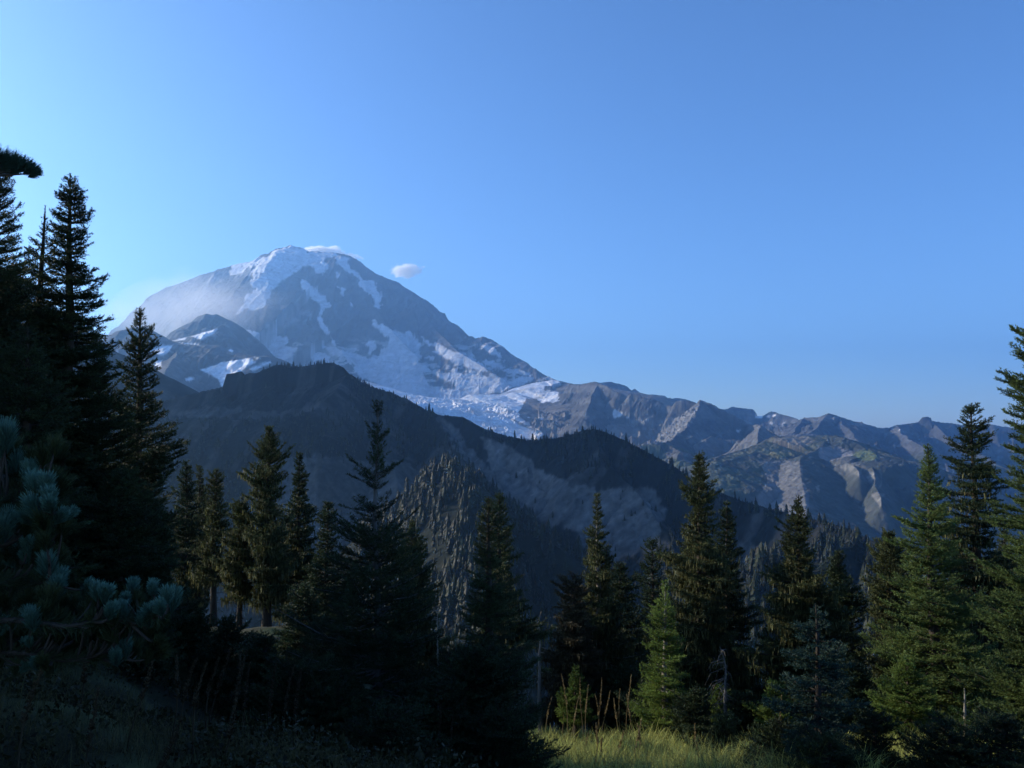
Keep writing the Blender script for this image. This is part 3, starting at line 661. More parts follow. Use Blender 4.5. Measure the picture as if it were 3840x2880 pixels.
# ------------------------------------------------------------------ the near slope
def zg(x, y):
    x = np.asarray(x, float); y = np.asarray(y, float)
    left = -0.23 * np.maximum(0, y - 5.5)
    right = -0.33 * np.maximum(0, y - 2)
    w = sstep(-6, -2, x)
    z = left + (right - left) * w
    far = np.maximum(0, y - 28)
    z = z - 0.5 * far * (1 - np.exp(-far / 8))
    z = z + fbm(x / 2.2, y / 2.2, 3, 201) * 0.2 + fbm(x / 0.8, y / 0.8, 2, 202) * 0.10
    # grassy mounds on the left
    for (mx, my, mr, mh) in ((-3.6, 6.4, 1.2, 0.42), (-1.9, 6.6, 1.1, 0.40), (-0.9, 5.6, 0.9, 0.25), (-2.7, 4.2, 0.8, 0.15)):
        z = z + mh * np.exp(-((x - mx) ** 2 + (y - my) ** 2) / mr ** 2)
    return z

def near_ground():
    ya = np.concatenate([np.linspace(-25, 2, 24)[:-1], np.linspace(2, 30, 260)[:-1], 30 * (1150 / 30) ** np.linspace(0, 1, 120)])
    t = np.linspace(-1, 1, 220)
    xa = np.sign(t) * np.abs(t) ** 1.3
    T, Yy = np.meshgrid(xa, ya)
    Xx = T * (np.maximum(Yy, 0) * 0.95 + 28)
    Z = zg(Xx, Yy)
    Z = np.maximum(Z, -855)
    nr, nc = Xx.shape
    i = np.arange((nr - 1) * nc).reshape(nr - 1, nc)[:, :-1].ravel()
    F = np.stack([i, i + 1, i + nc + 1, i + nc], 1)
    n = fbm(Xx / 1.1, Yy / 1.1, 4, 205)
    a = mixc(flat(Xx.shape, (0.03, 0.03, 0.018)), (0.065, 0.075, 0.03), sstep(-.3, .3, n))
    rgba = np.concatenate([a, np.ones(a.shape[:-1] + (1,))], -1).reshape(-1, 4)
    o = mesh_np("ground", np.stack([Xx, Yy, Z], -1).reshape(-1, 3), [F], M_SOIL, smooth=True, attrs={"albedo": ('FLOAT_COLOR', rgba)})
    o['kind'] = 'structure'
near_ground()

# ------------------------------------------------------------------ conifers
def tube(P, rad, n=8, cap=True):
    """tapered tube along points P"""
    P = np.asarray(P, float); rad = np.asarray(rad, float)
    m = len(P)
    T = np.gradient(P, axis=0); T /= np.linalg.norm(T, axis=1)[:, None] + 1e-9
    ref = np.where(np.abs(T[:, 2:3]) > 0.9, np.array([[1.0, 0, 0]]), np.array([[0, 0, 1.0]]))
    A = np.cross(T, ref); A /= np.linalg.norm(A, axis=1)[:, None]
    B = np.cross(T, A)
    th = np.linspace(0, 2 * np.pi, n, endpoint=False)
    V = P[:, None] + rad[:, None, None] * (np.cos(th)[None, :, None] * A[:, None] + np.sin(th)[None, :, None] * B[:, None])
    V = V.reshape(-1, 3)
    i = np.arange(m - 1)[:, None] * n; j = np.arange(n)[None]
    F = np.stack([i + j, i + (j + 1) % n, i + n + (j + 1) % n, i + n + j], -1).reshape(-1, 4)
    return V, F

def join(parts):
    Vs, Fs, o = [], [], 0
    for V, F in parts:
        Vs.append(V); Fs.append(F + o); o += len(V)
    return np.concatenate(Vs), np.concatenate(Fs)

def needles(P, T, rng, ln, wd, up=0.5, fwd=0.75):
    """one slim triangle at each point P with axis tangent T"""
    n = len(P)
    rnd = rng.normal(size=(n, 3))
    rnd[:, 2] += up
    perp = rnd - (rnd * T).sum(1)[:, None] * T
    perp /= np.linalg.norm(perp, axis=1)[:, None] + 1e-9
    d = T * fwd + perp * 0.8
    d /= np.linalg.norm(d, axis=1)[:, None]
    side = np.cross(d, rng.normal(size=(n, 3))); side /= np.linalg.norm(side, axis=1)[:, None] + 1e-9
    L = ln * rng.uniform(0.7, 1.25, (n, 1)); w = wd * rng.uniform(0.7, 1.3, (n, 1))
    V = np.empty((n, 3, 3))
    V[:, 0] = P - side * w * .5; V[:, 1] = P + side * w * .5; V[:, 2] = P + d * L
    return V.reshape(-1, 3), np.arange(n * 3).reshape(-1, 3)

def prisms(A, B, ra, rb):
    """three-sided tapered sticks from A to B (arrays)"""
    n = len(A)
    T = B - A; T = T / (np.linalg.norm(T, axis=1)[:, None] + 1e-9)
    ref = np.where(np.abs(T[:, 2:3]) > 0.9, np.array([[1.0, 0, 0]]), np.array([[0, 0, 1.0]]))
    U = np.cross(T, ref); U /= np.linalg.norm(U, axis=1)[:, None] + 1e-9
    Wv = np.cross(T, U)
    V = np.empty((n, 6, 3))
    for k in range(3):
        c, s = math.cos(k * 2.0944), math.sin(k * 2.0944)
        o = U * c + Wv * s
        V[:, k] = A + o * np.reshape(ra, (-1, 1)); V[:, 3 + k] = B + o * np.reshape(rb, (-1, 1))
    b = np.arange(n)[:, None] * 6
    F = np.concatenate([b + np.array([[k, (k + 1) % 3, 3 + (k + 1) % 3, 3 + k]]) for k in range(3)])
    return V.reshape(-1, 3), F

def conifer(name, label, X, Y, D, prof, seed, mat=None, lichen=0.0, tone=0.0, bare=0.0, spacing=None, whorls=None, dens=1.0, lean=0.0, bark=None, group='subalpine firs on the near slope', cat='fir tree', crown_bottom=None, base_shift=0.0, trunk_r=None, nb=7, ground=None, lichen_mat=None, droop=0.0, fine=1.0, rag=1.2):
    """X, Y: tip on the 2212 px copy; D: distance m; prof: [(pixels below the tip, half-width px)...]"""
    rng = np.random.default_rng(seed)
    mat = mat or M_FIR
    droop += rng.normal(0, .09); bare = max(bare, rng.uniform(0, .10)); lift = rng.uniform(.8, 1.25)
    tip = np.array(at(X, Y, D))
    bx, by = tip[0] + lean, D
    zb = float(zg(bx, by)) if ground is None else ground
    Ht = tip[2] - zb
    mpp = D / (FPX / PX)                         # metres per 2212-px pixel
    root = empty(name, (bx, by, zb - 0.03))
    tag(root, label, cat, group)
    tipl = np.array([tip[0] - bx, 0, Ht])
    pr = np.array(prof, float) * mpp              # (depth below tip, half-width) in metres
    cb = (crown_bottom - Y) * mpp if crown_bottom else min(Ht * 0.93, pr[-1, 0])
    # trunk
    tr = trunk_r or 0.018 * Ht + 0.02
    k = np.linspace(0, 1, 14)
    bend = np.stack([fbm(k * 3 + seed, k * 0, 2, seed) * 0.03 * Ht * k * (1 - k) * 2, fbm(k * 3 - seed, k * 0, 2, seed + 5) * 0.03 * Ht * k * (1 - k) * 2, k * 0], 1)
    axis = k[:, None] * tipl + bend
    rad = tr * (1 - k) ** 0.85 + 0.006 + 0.35 * tr * np.exp(-k * Ht / 0.25)
    tv, tf = tube(axis, rad, 9)
    ttn = 'trunk'
    wood = [(tv, tf)]
    ax = lambda h: np.stack([np.interp(h, axis[:, 2], axis[:, i]) for i in range(3)], -1)
    # branches
    sp0 = spacing or np.clip(0.014 * Ht + 0.03, 0.045, 0.14)
    if whorls:
        hw = [(p[0] * mpp, p[1] * mpp) for p in whorls]
        zlast = hw[-1][0]
    else:
        hw = []; zlast = sp0 * 0.6
    dts = [h for h, _ in hw]; lens = [l for _, l in hw]; nbr = [nb - 1] * len(hw)
    t = zlast + sp0 * .7
    while t < cb:
        dts.append(t); lens.append(float(np.interp(t, pr[:, 0], pr[:, 1]))); nbr.append(nb)
        t += sp0 * rng.uniform(0.75, 1.3)
    bh, bl, bphi, bt = [], [], [], []
    for dt, ln, nn in zip(dts, lens, nbr):
        ph0 = rng.uniform(0, 6.283)
        nn2 = max(3, int(round(nn + rng.integers(-1, 2))))
        for i in range(nn2):
            if rng.random() < bare: continue
            ph = ph0 + i * 6.283 / nn2 + rng.normal(0, .22)
            # ragged outline: slow variation with bearing and height
            g = 0.95 + 0.72 * rag * float(fbm(np.array([math.cos(ph) * 1.1 + seed, ]), np.array([math.sin(ph) * .8 + dt / (.028 * Ht + .12)]), 2, seed + 3)[0])
            if whorls and dt <= zlast: g = rng.uniform(.8, 1.1)
            bh.append(Ht - dt + rng.normal(0, sp0 * .22)); bl.append(max(0.03, ln * 1.12 * max(.35, g) * rng.uniform(.62, 1.12))); bphi.append(ph); bt.append(dt / Ht)
    bh = np.clip(np.array(bh), 0.05, Ht - 0.01); bl = np.array(bl); bphi = np.array(bphi); bt = np.array(bt)
    nB = len(bh)
    e = np.radians(np.interp(bt, [0, 0.08, 0.25, 0.6, 1.0], [52, 34, 10, -8, -18])) - droop + rng.normal(0, .10, nB)
    curl = lift * np.interp(bt, [0, .3, 1.0], [.18, .22, .30]) + rng.normal(0, .06, nB)
    base = ax(bh)
    hd = np.stack([np.cos(bphi), np.sin(bphi), np.zeros(nB)], 1)
    def bpt(i, s):
        L = bl[i]
        p = base[i] + hd[i] * (L * s * np.cos(e[i]))[:, None]
        p[:, 2] += L * (np.sin(e[i]) * s + curl[i] * s * s)
        return p
    def btan(i, s):
        tt = hd[i] * np.cos(e[i])[:, None]
        tt = tt.copy(); tt[:, 2] = np.sin(e[i]) + 2 * curl[i] * s
        return tt / np.linalg.norm(tt, axis=1)[:, None]
    # twigs, in flat sprays along each branch
    px1 = D / FPX / fine                          # metres per render pixel
    tsp = np.clip(0.8 * px1 + 0.018, 0.026, 0.055)
    ntw = np.maximum(2, (bl / tsp)).astype(int)
    ti = np.repeat(np.arange(nB), ntw * 2)
    ts = rng.uniform(.10, 1.0, len(ti)) ** 0.85
    side = rng.choice([-1.0, 1.0], len(ti))
    tl = bl[ti] * 0.42 * (1 - ts) ** 0.75 * rng.uniform(.6, 1.15, len(ti)) + 0.05 + 0.012 * Ht * .4
    tl = np.minimum(tl, 0.5)
    if whorls: tl = np.where(bt[ti] * Ht <= zlast + .01, tl * .5, tl)
    tp = bpt(ti, ts); tt = btan(ti, ts)
    lat = np.stack([-hd[ti, 1], hd[ti, 0], np.zeros(len(ti))], 1) * side[:, None]
    ang = np.radians(rng.uniform(38, 68, len(ti)))
    td = tt * np.cos(ang)[:, None] + lat * np.sin(ang)[:, None]
    td[:, 2] += rng.normal(0.02, .16, len(ti)) - droop * .4
    td /= np.linalg.norm(td, axis=1)[:, None]
    # needles along twigs and outer branch wood
    nsp = np.clip(0.62 * px1, 0.009, 0.022) / dens
    nl = np.clip(1.5 * px1 + .014, 0.026, 0.065); nw = np.clip(0.75 * px1, 0.006, 0.024)
    nn = np.maximum(2, (tl / nsp)).astype(int)
    ni = np.repeat(np.arange(len(ti)), nn)
    ns = rng.uniform(0, 1, len(ni))
    P = tp[ni] + td[ni] * (tl[ni] * ns)[:, None]
    P[:, 2] += 0.10 * tl[ni] * ns * ns
    T = td[ni]
    bn = np.maximum(2, (bl / nsp * .9)).astype(int)
    bi = np.repeat(np.arange(nB), bn); bs = rng.uniform(.15, 1.0, len(bi))
    P2 = bpt(bi, bs); T2 = btan(bi, bs)
    # leader
    nlead = int((dts[0] + sp0) / nsp * 1.2) + 6
    lz = Ht - rng.uniform(0, dts[0] + sp0, nlead)
    P3 = ax(np.clip(lz, 0, Ht)); T3 = np.tile((0, 0, 1.0), (nlead, 1))
    PP = np.concatenate([P, P2, P3]); TT = np.concatenate([T, T2, T3])
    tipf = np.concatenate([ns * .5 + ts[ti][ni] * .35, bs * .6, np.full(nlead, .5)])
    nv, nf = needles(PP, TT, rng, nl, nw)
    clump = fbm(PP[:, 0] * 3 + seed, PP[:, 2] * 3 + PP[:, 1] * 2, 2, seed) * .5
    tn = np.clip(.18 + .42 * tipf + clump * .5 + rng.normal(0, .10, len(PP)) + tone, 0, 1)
    TOTAL[0] += len(nf)
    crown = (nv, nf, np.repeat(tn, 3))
    # branch wood
    ii = np.arange(nB); z0 = np.zeros(nB)
    A = bpt(ii, z0); Bm = bpt(ii, z0 + .5); Bt = bpt(ii, z0 + 1.0)
    r0 = 0.006 + 0.012 * bl
    v1, f1 = prisms(A, Bm, r0, r0 * .65); v2, f2 = prisms(Bm, Bt, r0 * .65, r0 * .2)
    wood += [(v1, f1), (v2, f2)]
    if lichen > 0:
        m = (rng.random(len(ni)) < 0.035 * lichen) & (bt[ti][ni] > .22)
        q = P[m]; n_ = len(q)
        L = rng.uniform(.05, .22, n_) * (0.5 + bt[ti][ni][m]); w = rng.uniform(.010, .028, n_) * max(1, px1 / .02)
        a = rng.uniform(0, 6.283, n_)
        sd = np.stack([np.cos(a), np.sin(a), np.zeros(n_)], 1) * w[:, None] * .5
        dn = np.stack([rng.normal(0, .02, n_), rng.normal(0, .02, n_), -L], 1)
        LV = np.stack([q - sd, q + sd, q + dn + sd * .5, q + dn - sd * .5], 1).reshape(-1, 3)
        o = mesh_np('crown', np.concatenate([nv, LV]), [nf, np.arange(n_ * 4).reshape(-1, 4) + len(nv)], mat, root, attrs={"tone": ('FLOAT', np.concatenate([crown[2], np.repeat(rng.random(n_), 4)]))})
        o.data.materials.append(lichen_mat or M_LICHEN)
        o.data.polygons.foreach_set("material_index", np.concatenate([np.zeros(len(nf), np.int32), np.ones(n_, np.int32)]))
    else:
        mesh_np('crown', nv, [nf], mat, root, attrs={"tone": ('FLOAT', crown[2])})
    if crown_bottom and (Ht - cb) > 0.5:
        # bare dead twigs on the lower bole
        n_ = int(10 + 14 * (Ht - cb))
        hh = rng.uniform(0.15, Ht - cb + .4, n_); ph = rng.uniform(0, 6.283, n_)
        A = ax(hh); Ln = rng.uniform(.12, .5, n_)
        Bp = A + np.stack([np.cos(ph) * Ln, np.sin(ph) * Ln, rng.normal(-.06, .10, n_)], 1)
        wood.append(prisms(A, Bp, np.full(n_, .012), np.full(n_, .003)))
    wv, wf = join(wood)
    mesh_np('trunk', wv, [wf], bark or M_BARK, root, smooth=True)
    return root

TOTAL = [0]
N = 'fir_tree'
# the dark stand on the left
conifer(N, 'tall black silhouetted fir half cut off by the left frame edge behind the pine', 2, 345, 11, [(0, 6), (40, 26), (90, 34), (150, 56), (300, 80), (400, 110), (520, 150), (800, 190), (960, 200)], 1, rag=.8, nb=9)
conifer(N, 'dark fir with a bare needle-thin leader squeezed between two larger black firs', 98, 440, 12.4, [(0, 1), (60, 3), (80, 14), (140, 34), (260, 60), (450, 85), (800, 110)], 2, spacing=.2, whorls=[(38, 4), (56, 8), (75, 10)])
conifer(N, 'tallest black fir fully in view, broad crown against the pale sky at left', 152, 370, 12, [(0, 2), (40, 12), (80, 28), (130, 32), (200, 42), (330, 82), (480, 88), (560, 110), (700, 120), (880, 130)], 3, bare=.02, nb=9, rag=.75, dens=1.2)
conifer(N, 'slim black fir in front of the snow-patched hills beside the tallest dark fir', 302, 660, 13.4, [(0, 2), (40, 14), (80, 24), (110, 44), (160, 38), (240, 60), (320, 66), (420, 74), (540, 84), (640, 90)], 4, bare=.06)
conifer(N, 'dark broad fir filling the shade under the tallest black fir', 215, 760, 12.5, [(0, 2), (60, 25), (160, 55), (330, 95), (520, 120), (640, 130)], 5)
conifer(N, 'dark fir filling the shade between the pine tufts and the black stand', 60, 700, 9.5, [(0, 2), (80, 40), (200, 80), (420, 120), (720, 150)], 6)
conifer(N, 'black fir hidden low between the leader-topped fir and the tallest black fir', 118, 900, 12.3, [(0, 4), (80, 45), (200, 85), (400, 120)], 51)
conifer(N, 'black fir standing in deep shade right below the slim fir', 338, 1075, 12.9, [(0, 4), (60, 26), (140, 46), (260, 64), (340, 70)], 52)
conifer(N, 'low black fir behind the pine tufts at the foot of the dark stand', 262, 1010, 11.5, [(0, 4), (80, 45), (200, 85), (380, 120)], 53)
conifer(N, 'black broken-topped fir leaning on the tall fir at the left frame edge', 30, 560, 11.8, [(0, 6), (100, 50), (260, 90), (500, 120), (700, 130)], 54)
# three little ones and their neighbours
conifer(N, 'first of three small thin firs in a row, darkest, touching the black stand', 403, 995, 29, [(0, 2), (50, 18), (120, 26), (200, 34), (300, 40)], 7, lichen=.6)
conifer(N, 'middle of three small thin firs in a row, with the wispy crooked top', 432, 1005, 31, [(0, 2), (20, 9), (30, 5), (60, 16), (140, 26), (230, 32), (300, 35)], 8, mat=M_FIR_OLIVE, lichen=1.2)
conifer(N, 'third of three small thin firs in a row, bushier, lit olive on one side', 468, 1010, 28, [(0, 3), (35, 16), (90, 22), (160, 32), (220, 36), (320, 40)], 9, mat=M_FIR_OLIVE, lichen=1.5, crown_bottom=1250)
conifer(N, 'blunt-topped narrow fir with olive sunlit hanging lichen, base in deep shade', 583, 918, 25, [(0, 4), (40, 20), (100, 34), (120, 42), (160, 34), (200, 44), (300, 50), (420, 54)], 10, mat=M_FIR_OLIVE, lichen=2.2, crown_bottom=1300, bark=M_BARK)
conifer(N, 'broken-crowned low fir covered in olive lichen beside the blunt-topped fir', 522, 1085, 25.5, [(0, 14), (40, 24), (120, 34), (250, 40)], 11, mat=M_FIR_OLIVE, lichen=2.6, crown_bottom=1290)
conifer(N, 'slender fir with thin spire just behind the blunt-topped lichen fir', 647, 975, 26.5, [(0, 2), (30, 10), (80, 18), (110, 26), (150, 38), (220, 48), (330, 52), (430, 54)], 12, lichen=1.2, crown_bottom=1320)
conifer(N, 'small dark fir peeking out left of the large bare-topped fir', 708, 1083, 23, [(0, 5), (30, 16), (90, 28), (170, 50), (330, 66)], 13)
conifer(N, 'low dark fir crown in the shade at the foot of the slender spire fir', 660, 1260, 17, [(0, 4), (50, 30), (120, 55), (220, 75), (330, 85)], 14)
# the big front firs
conifer(N, 'large near fir with sparse horizontal top whorls and a visible grey stem', 817, 860, 10.5, [(0, 1), (120, 34), (210, 72), (250, 55), (296, 75), (330, 70), (380, 98), (460, 122), (560, 142), (700, 165), (790, 178)], 15, whorls=[(26, 20), (34, 14), (62, 14), (82, 30), (96, 38), (108, 20), (130, 38), (140, 26), (166, 84), (174, 76), (190, 34), (236, 78), (244, 64), (262, 40), (284, 78), (296, 84)], bark=M_BARK_MID, nb=7, tone=-.05, fine=1.25, trunk_r=.055)
conifer(N, 'narrow fir with olive lit tip right beside the large bare-topped fir', 890, 1123, 25, [(0, 4), (50, 22), (110, 34), (180, 45), (280, 58), (380, 64)], 16, mat=M_FIR_OLIVE, lichen=1.3, tone=.02)
conifer(N, 'near fir with a stout pale green leader, branches reaching right to the dead snag', 1056, 1068, 11, [(0, 2), (18, 12), (60, 20), (130, 26), (210, 50), (300, 70), (360, 92), (450, 110), (520, 118)], 17,  tone=.06, fine=1.2, whorls=[(14, 12), (24, 15)], mat=M_FIR)
conifer(N, 'thin dark fir spire directly behind the fir with the pale leader', 1079, 1060, 15, [(0, 2), (40, 13), (120, 24), (200, 38), (320, 60), (420, 70)], 18, lichen=.6)
# middle right
conifer(N, 'straight tall fir with yellowish lichen-hung bole standing above the sunlit grass', 1290, 1062, 24, [(0, 2), (50, 12), (90, 22), (140, 26), (200, 40), (260, 56), (340, 76), (430, 82)], 19, mat=M_FIR_OLIVE, lichen=2.4, crown_bottom=1500, lean=.05, tone=.03, bark=M_BARK_PALE)
conifer(N, 'dead brown fir with ragged drooping crown above the sunlit stalks', 1240, 1236, 22.5, [(0, 8), (20, 18), (60, 38), (120, 58), (200, 72), (300, 66)], 20, mat=M_DEAD, lichen=2.5, lichen_mat=M_DEAD, crown_bottom=1525, bare=.1, droop=.25, group=None)
conifer(N, 'dark fir filling in behind the lichen-hung bole, lower than it', 1338, 1215, 27, [(0, 5), (40, 24), (110, 44), (200, 56), (300, 62)], 55)
conifer(N, 'dark small fir on the slope behind the bright yellow-green young fir', 1410, 1163, 31, [(0, 8), (20, 14), (80, 26), (160, 34), (240, 44), (330, 50)], 21, tone=.02)
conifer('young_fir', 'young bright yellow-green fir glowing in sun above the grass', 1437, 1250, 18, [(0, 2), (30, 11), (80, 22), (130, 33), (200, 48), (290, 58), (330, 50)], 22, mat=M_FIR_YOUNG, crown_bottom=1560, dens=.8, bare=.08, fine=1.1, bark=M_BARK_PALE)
conifer(N, 'tall full fir, tallest of the middle right, with shaggy lichen under the crown', 1511, 972, 22, [(0, 2), (40, 16), (100, 34), (130, 24), (180, 44), (240, 62), (340, 74), (430, 95), (540, 105)], 23, mat=M_FIR_OLIVE, lichen=2.0, crown_bottom=1500, tone=.0)
conifer(N, 'slimmer dark fir pressed against the right side of the tall full fir', 1570, 1078, 23.5, [(0, 2), (50, 15), (110, 28), (200, 42), (300, 52), (420, 60)], 24, lichen=1.0)
conifer(N, 'fir with wavy uneven outline left of the small dark fir, olive lit edge', 1725, 1068, 21, [(0, 2), (30, 12), (60, 20), (80, 34), (130, 40), (150, 30), (220, 62), (300, 90), (400, 108), (470, 112)], 25, mat=M_FIR_OLIVE, lichen=1.8, crown_bottom=1540, tone=.02)
conifer(N, 'small narrow dark fir with open twiggy tip in front of the blue valley', 1812, 1188, 25, [(0, 3), (20, 16), (60, 24), (110, 34), (180, 48), (300, 54), (380, 54)], 26)
conifer('young_fir', 'bluish young fir in shade with plump tufted branches, in front of the others', 1762, 1300, 11, [(0, 3), (40, 22), (100, 44), (180, 70), (260, 92), (340, 100)], 27, mat=M_FIR_BLUE, fine=.9, dens=1.25, spacing=.14)
# right-hand group
conifer(N, 'short leaning fir at the left foot of the tall green pair', 1922, 1150, 23, [(0, 8), (40, 26), (100, 42), (200, 56), (330, 64), (420, 64)], 28, mat=M_FIR_OLIVE, tone=.05, lichen=.6)
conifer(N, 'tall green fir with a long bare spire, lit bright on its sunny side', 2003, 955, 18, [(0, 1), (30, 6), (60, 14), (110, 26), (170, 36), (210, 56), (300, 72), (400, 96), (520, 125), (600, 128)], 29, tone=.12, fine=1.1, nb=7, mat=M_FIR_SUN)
conifer(N, 'tall dark fir with layered crown, second tallest at the right', 2098, 868, 20.5, [(0, 3), (30, 18), (80, 38), (140, 52), (200, 48), (300, 62), (450, 78), (560, 84)], 30, tone=-.02, mat=M_FIR, lichen=.8, bare=.05, crown_bottom=1470)
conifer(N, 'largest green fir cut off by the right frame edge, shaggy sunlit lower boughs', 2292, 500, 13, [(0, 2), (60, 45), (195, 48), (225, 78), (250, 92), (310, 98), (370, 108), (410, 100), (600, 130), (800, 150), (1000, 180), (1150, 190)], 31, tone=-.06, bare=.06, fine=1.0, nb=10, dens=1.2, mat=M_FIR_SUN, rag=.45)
conifer(N, 'olive fir filling the gap between the tall dark fir and the right edge', 2168, 1130, 22, [(0, 3), (60, 22), (160, 44), (300, 60), (420, 66)], 32, mat=M_FIR_OLIVE, tone=.03)
# saplings
G2 = 'young firs among the grass'
conifer('young_fir', 'small fir sapling in the sunlit grass in front of the dead brown fir', 1243, 1440, 19.5, [(0, 3), (30, 14), (70, 26), (120, 32)], 41, mat=M_FIR_YOUNG, group=G2, tone=-.15)
conifer('young_fir', 'small green sapling beside the grey leafless snag', 1556, 1480, 18.5, [(0, 4), (40, 22), (90, 32), (140, 34)], 42, mat=M_FIR_YOUNG, group=G2, tone=-.2)
conifer('young_fir', 'sapling with tiered tufts on a bare stem under the right-hand firs', 2083, 1482, 12.5, [(0, 5), (30, 16), (60, 24), (110, 34), (170, 44)], 43, mat=M_FIR_YOUNG, group=G2, tone=-.25, spacing=.16, bark=M_BARK_PALE)
conifer('young_fir', 'low bushy sapling nearest the bottom right corner', 2165, 1545, 10.5, [(0, 10), (30, 50), (70, 90), (120, 110)], 44, mat=M_FIR, tone=.05, group=G2)
conifer('young_fir', 'low dark sapling in shade below the bluish young fir', 1690, 1560, 11.5, [(0, 10), (30, 40), (80, 70), (130, 80)], 45, group=G2)
conifer('young_fir', 'wide low sapling at the bottom between the bluish fir and the green pair', 1890, 1540, 11.0, [(0, 10), (40, 45), (100, 80), (140, 90)], 46, mat=M_FIR, group=G2)
conifer('young_fir', 'green sapling with round tufts right of the wavy fir, in a patch of sun', 1672, 1470, 17, [(0, 6), (40, 26), (90, 40), (150, 44)], 47, mat=M_FIR_YOUNG, group=G2, tone=-.15)
conifer('young_fir', 'dark low sapling spreading at the foot of the large bare-topped fir', 700, 1480, 9.5, [(0, 10), (40, 60), (110, 110), (170, 120)], 48, group=G2)
conifer('young_fir', 'dark low sapling between the large near firs at the bottom', 945, 1470, 9.8, [(0, 8), (50, 55), (120, 95), (190, 110)], 49, group=G2)
conifer('young_fir', 'dark green sapling at the right end of the sunlit grass strip', 1560, 1545, 14.2, [(0, 8), (40, 34), (100, 58), (160, 60)], 56, mat=M_FIR_OLIVE, group=G2)
conifer('young_fir', 'dark green sapling half hidden left of the wide low bush under the bluish fir', 1645, 1590, 12.2, [(0, 8), (40, 36), (100, 62), (160, 66)], 57, mat=M_FIR, group=G2)
conifer('young_fir', 'bright sapling tuft at the sunny foot of the tall green fir', 1960, 1420, 15, [(0, 8), (50, 36), (110, 60), (170, 60)], 50, mat=M_FIR_YOUNG, group=G2, tone=-.1)

UG = 'low dark firs filling the shade between the trunks'
for i_, (X, Y, D, hw, lab) in enumerate((
    (318, 1345, 11, 80, 'low dark fir bush right of the lowest pine tufts'), (415, 1300, 12.6, 62, 'low dark fir bush under the three small thin firs'), (492, 1335, 12, 66, 'low dark fir bush left of the blunt-topped fir trunk'),
    (572, 1370, 11.5, 74, 'low dark fir bush in front of the blunt-topped fir trunk'), (634, 1430, 9.6, 90, 'low black fir bush at the left foot of the large bare-topped fir'), (840, 1530, 8.6, 120, 'lowest black fir bush at the bottom frame edge under the large near fir'),
    (1085, 1540, 9.6, 95, 'black fir bush reaching into the sunlit grass from the left'), (1030, 1400, 10.4, 90, 'dark fir bush at the base of the fir with the pale leader'), (1350, 1440, 22, 50, 'dark fir bush behind the sunlit stalks, right of the lichen-hung bole'),
    (1400, 1470, 20, 52, 'dark fir bush left of the bright yellow-green young fir'), (1500, 1490, 17, 60, 'dark fir bush at the foot of the tall full fir'), (1610, 1500, 17.5, 60, 'dark fir bush right of the grey leafless snag'),
    (1850, 1440, 17, 66, 'dark fir bush in the gap right of the bluish young fir'), (1790, 1590, 10.2, 110, 'wide dark fir bush at the bottom under the bluish young fir'), (2040, 1560, 10.6, 90, 'dark fir bush left of the tiered sapling'), (1745, 1480, 18, 60, 'dark fir bush behind the bluish young fir'))):
    conifer('fir_bush', lab, X, Y, D, [(0, hw * .15), (40, hw * .6), (100, hw), (200, hw * 1.15)], 110 + i_, mat=M_FIR, group=UG, cat='fir bush', nb=8)

# trees standing outside the picture on the left, they shade the foreground
for i, (x, y, h) in enumerate(((-7.6, 3.6, 7.5), (-8.4, 5.6, 8.5), (-8.9, 7.4, 8.0), (-9.8, 9.4, 8.5), (-11.4, 11.6, 9.0), (-11.0, 4.4, 9.5), (-12.0, 7.4, 9.0), (-13.6, 10.4, 9.5))):
    X0 = (W / 2 + FPX * x / y) / PX
    Y0 = (HORIZON - FPX * (h + float(zg(x, y)) - EYE) / y) / PX
    m_ = (FPX / PX) / y
    conifer(N, 'dark broad fir of the stand just beyond the left edge', X0, Y0, y, [(0, 2), (2 * m_, .7 * m_), (4 * m_, 1.2 * m_), (9 * m_, 1.75 * m_)], 60 + i, fine=.4, group='firs beyond the left edge')

# ------------------------------------------------------------------ snags
def snag(name, label, X, Y, D, Hm, seed, n, maxl, droop, mat=M_SNAG, r=.05):
    rng = np.random.default_rng(seed)
    tip = at(X, Y, D)
    zb = float(zg(tip[0], D))
    Ht = tip[2] - zb
    root = empty(name, (tip[0], D, zb - .03)); tag(root, label, 'dead tree')
    k = np.linspace(0, 1, 12)
    axis = np.stack([fbm(k * 4, k * 0, 2, seed) * .06 * Ht * k, fbm(k * 4 + 9, k * 0, 2, seed) * .04 * Ht * k, k * Ht], 1)
    v, f = tube(axis, r * (1 - k * .8), 8)
    m0 = (v, f)
    h = rng.uniform(.3, 1, n) * Ht; ph = rng.uniform(0, 6.283, n)
    A = np.stack([np.interp(h, axis[:, 2], axis[:, i]) for i in range(3)], 1)
    L = rng.uniform(.25, 1, n) * maxl
    B = A + np.stack([np.cos(ph) * L * .7, np.sin(ph) * L * .7, L * rng.normal(-droop * .4, .15, n)], 1)
    C = B + np.stack([np.cos(ph) * L * .3, np.sin(ph) * L * .3, -L * droop * rng.uniform(.5, 1.2, n)], 1)
    m = [prisms(A, B, np.full(n, .012), np.full(n, .008)), prisms(B, C, np.full(n, .008), np.full(n, .003))]
    q = np.repeat(np.arange(n), 4); t = rng.random(len(q))[:, None]
    A2 = A[q] * (1 - t) + B[q] * t; B2 = A2 + rng.normal(0, .10, (len(q), 3)) * L[q][:, None] * 2 - np.array([0, 0, .08]) * droop
    m.append(prisms(A2, B2, np.full(len(q), .006), np.full(len(q), .002)))
    v, f = join([m0] + m)
    mesh_np('trunk', v, [f], mat, root, smooth=True)
    return root
snag('dead_snag', 'thin dark dead snag with stub branches standing alone in the gap', 1168, 1318, 22, 0, 71, 16, .22, .1, M_BARK_PALE, .07)
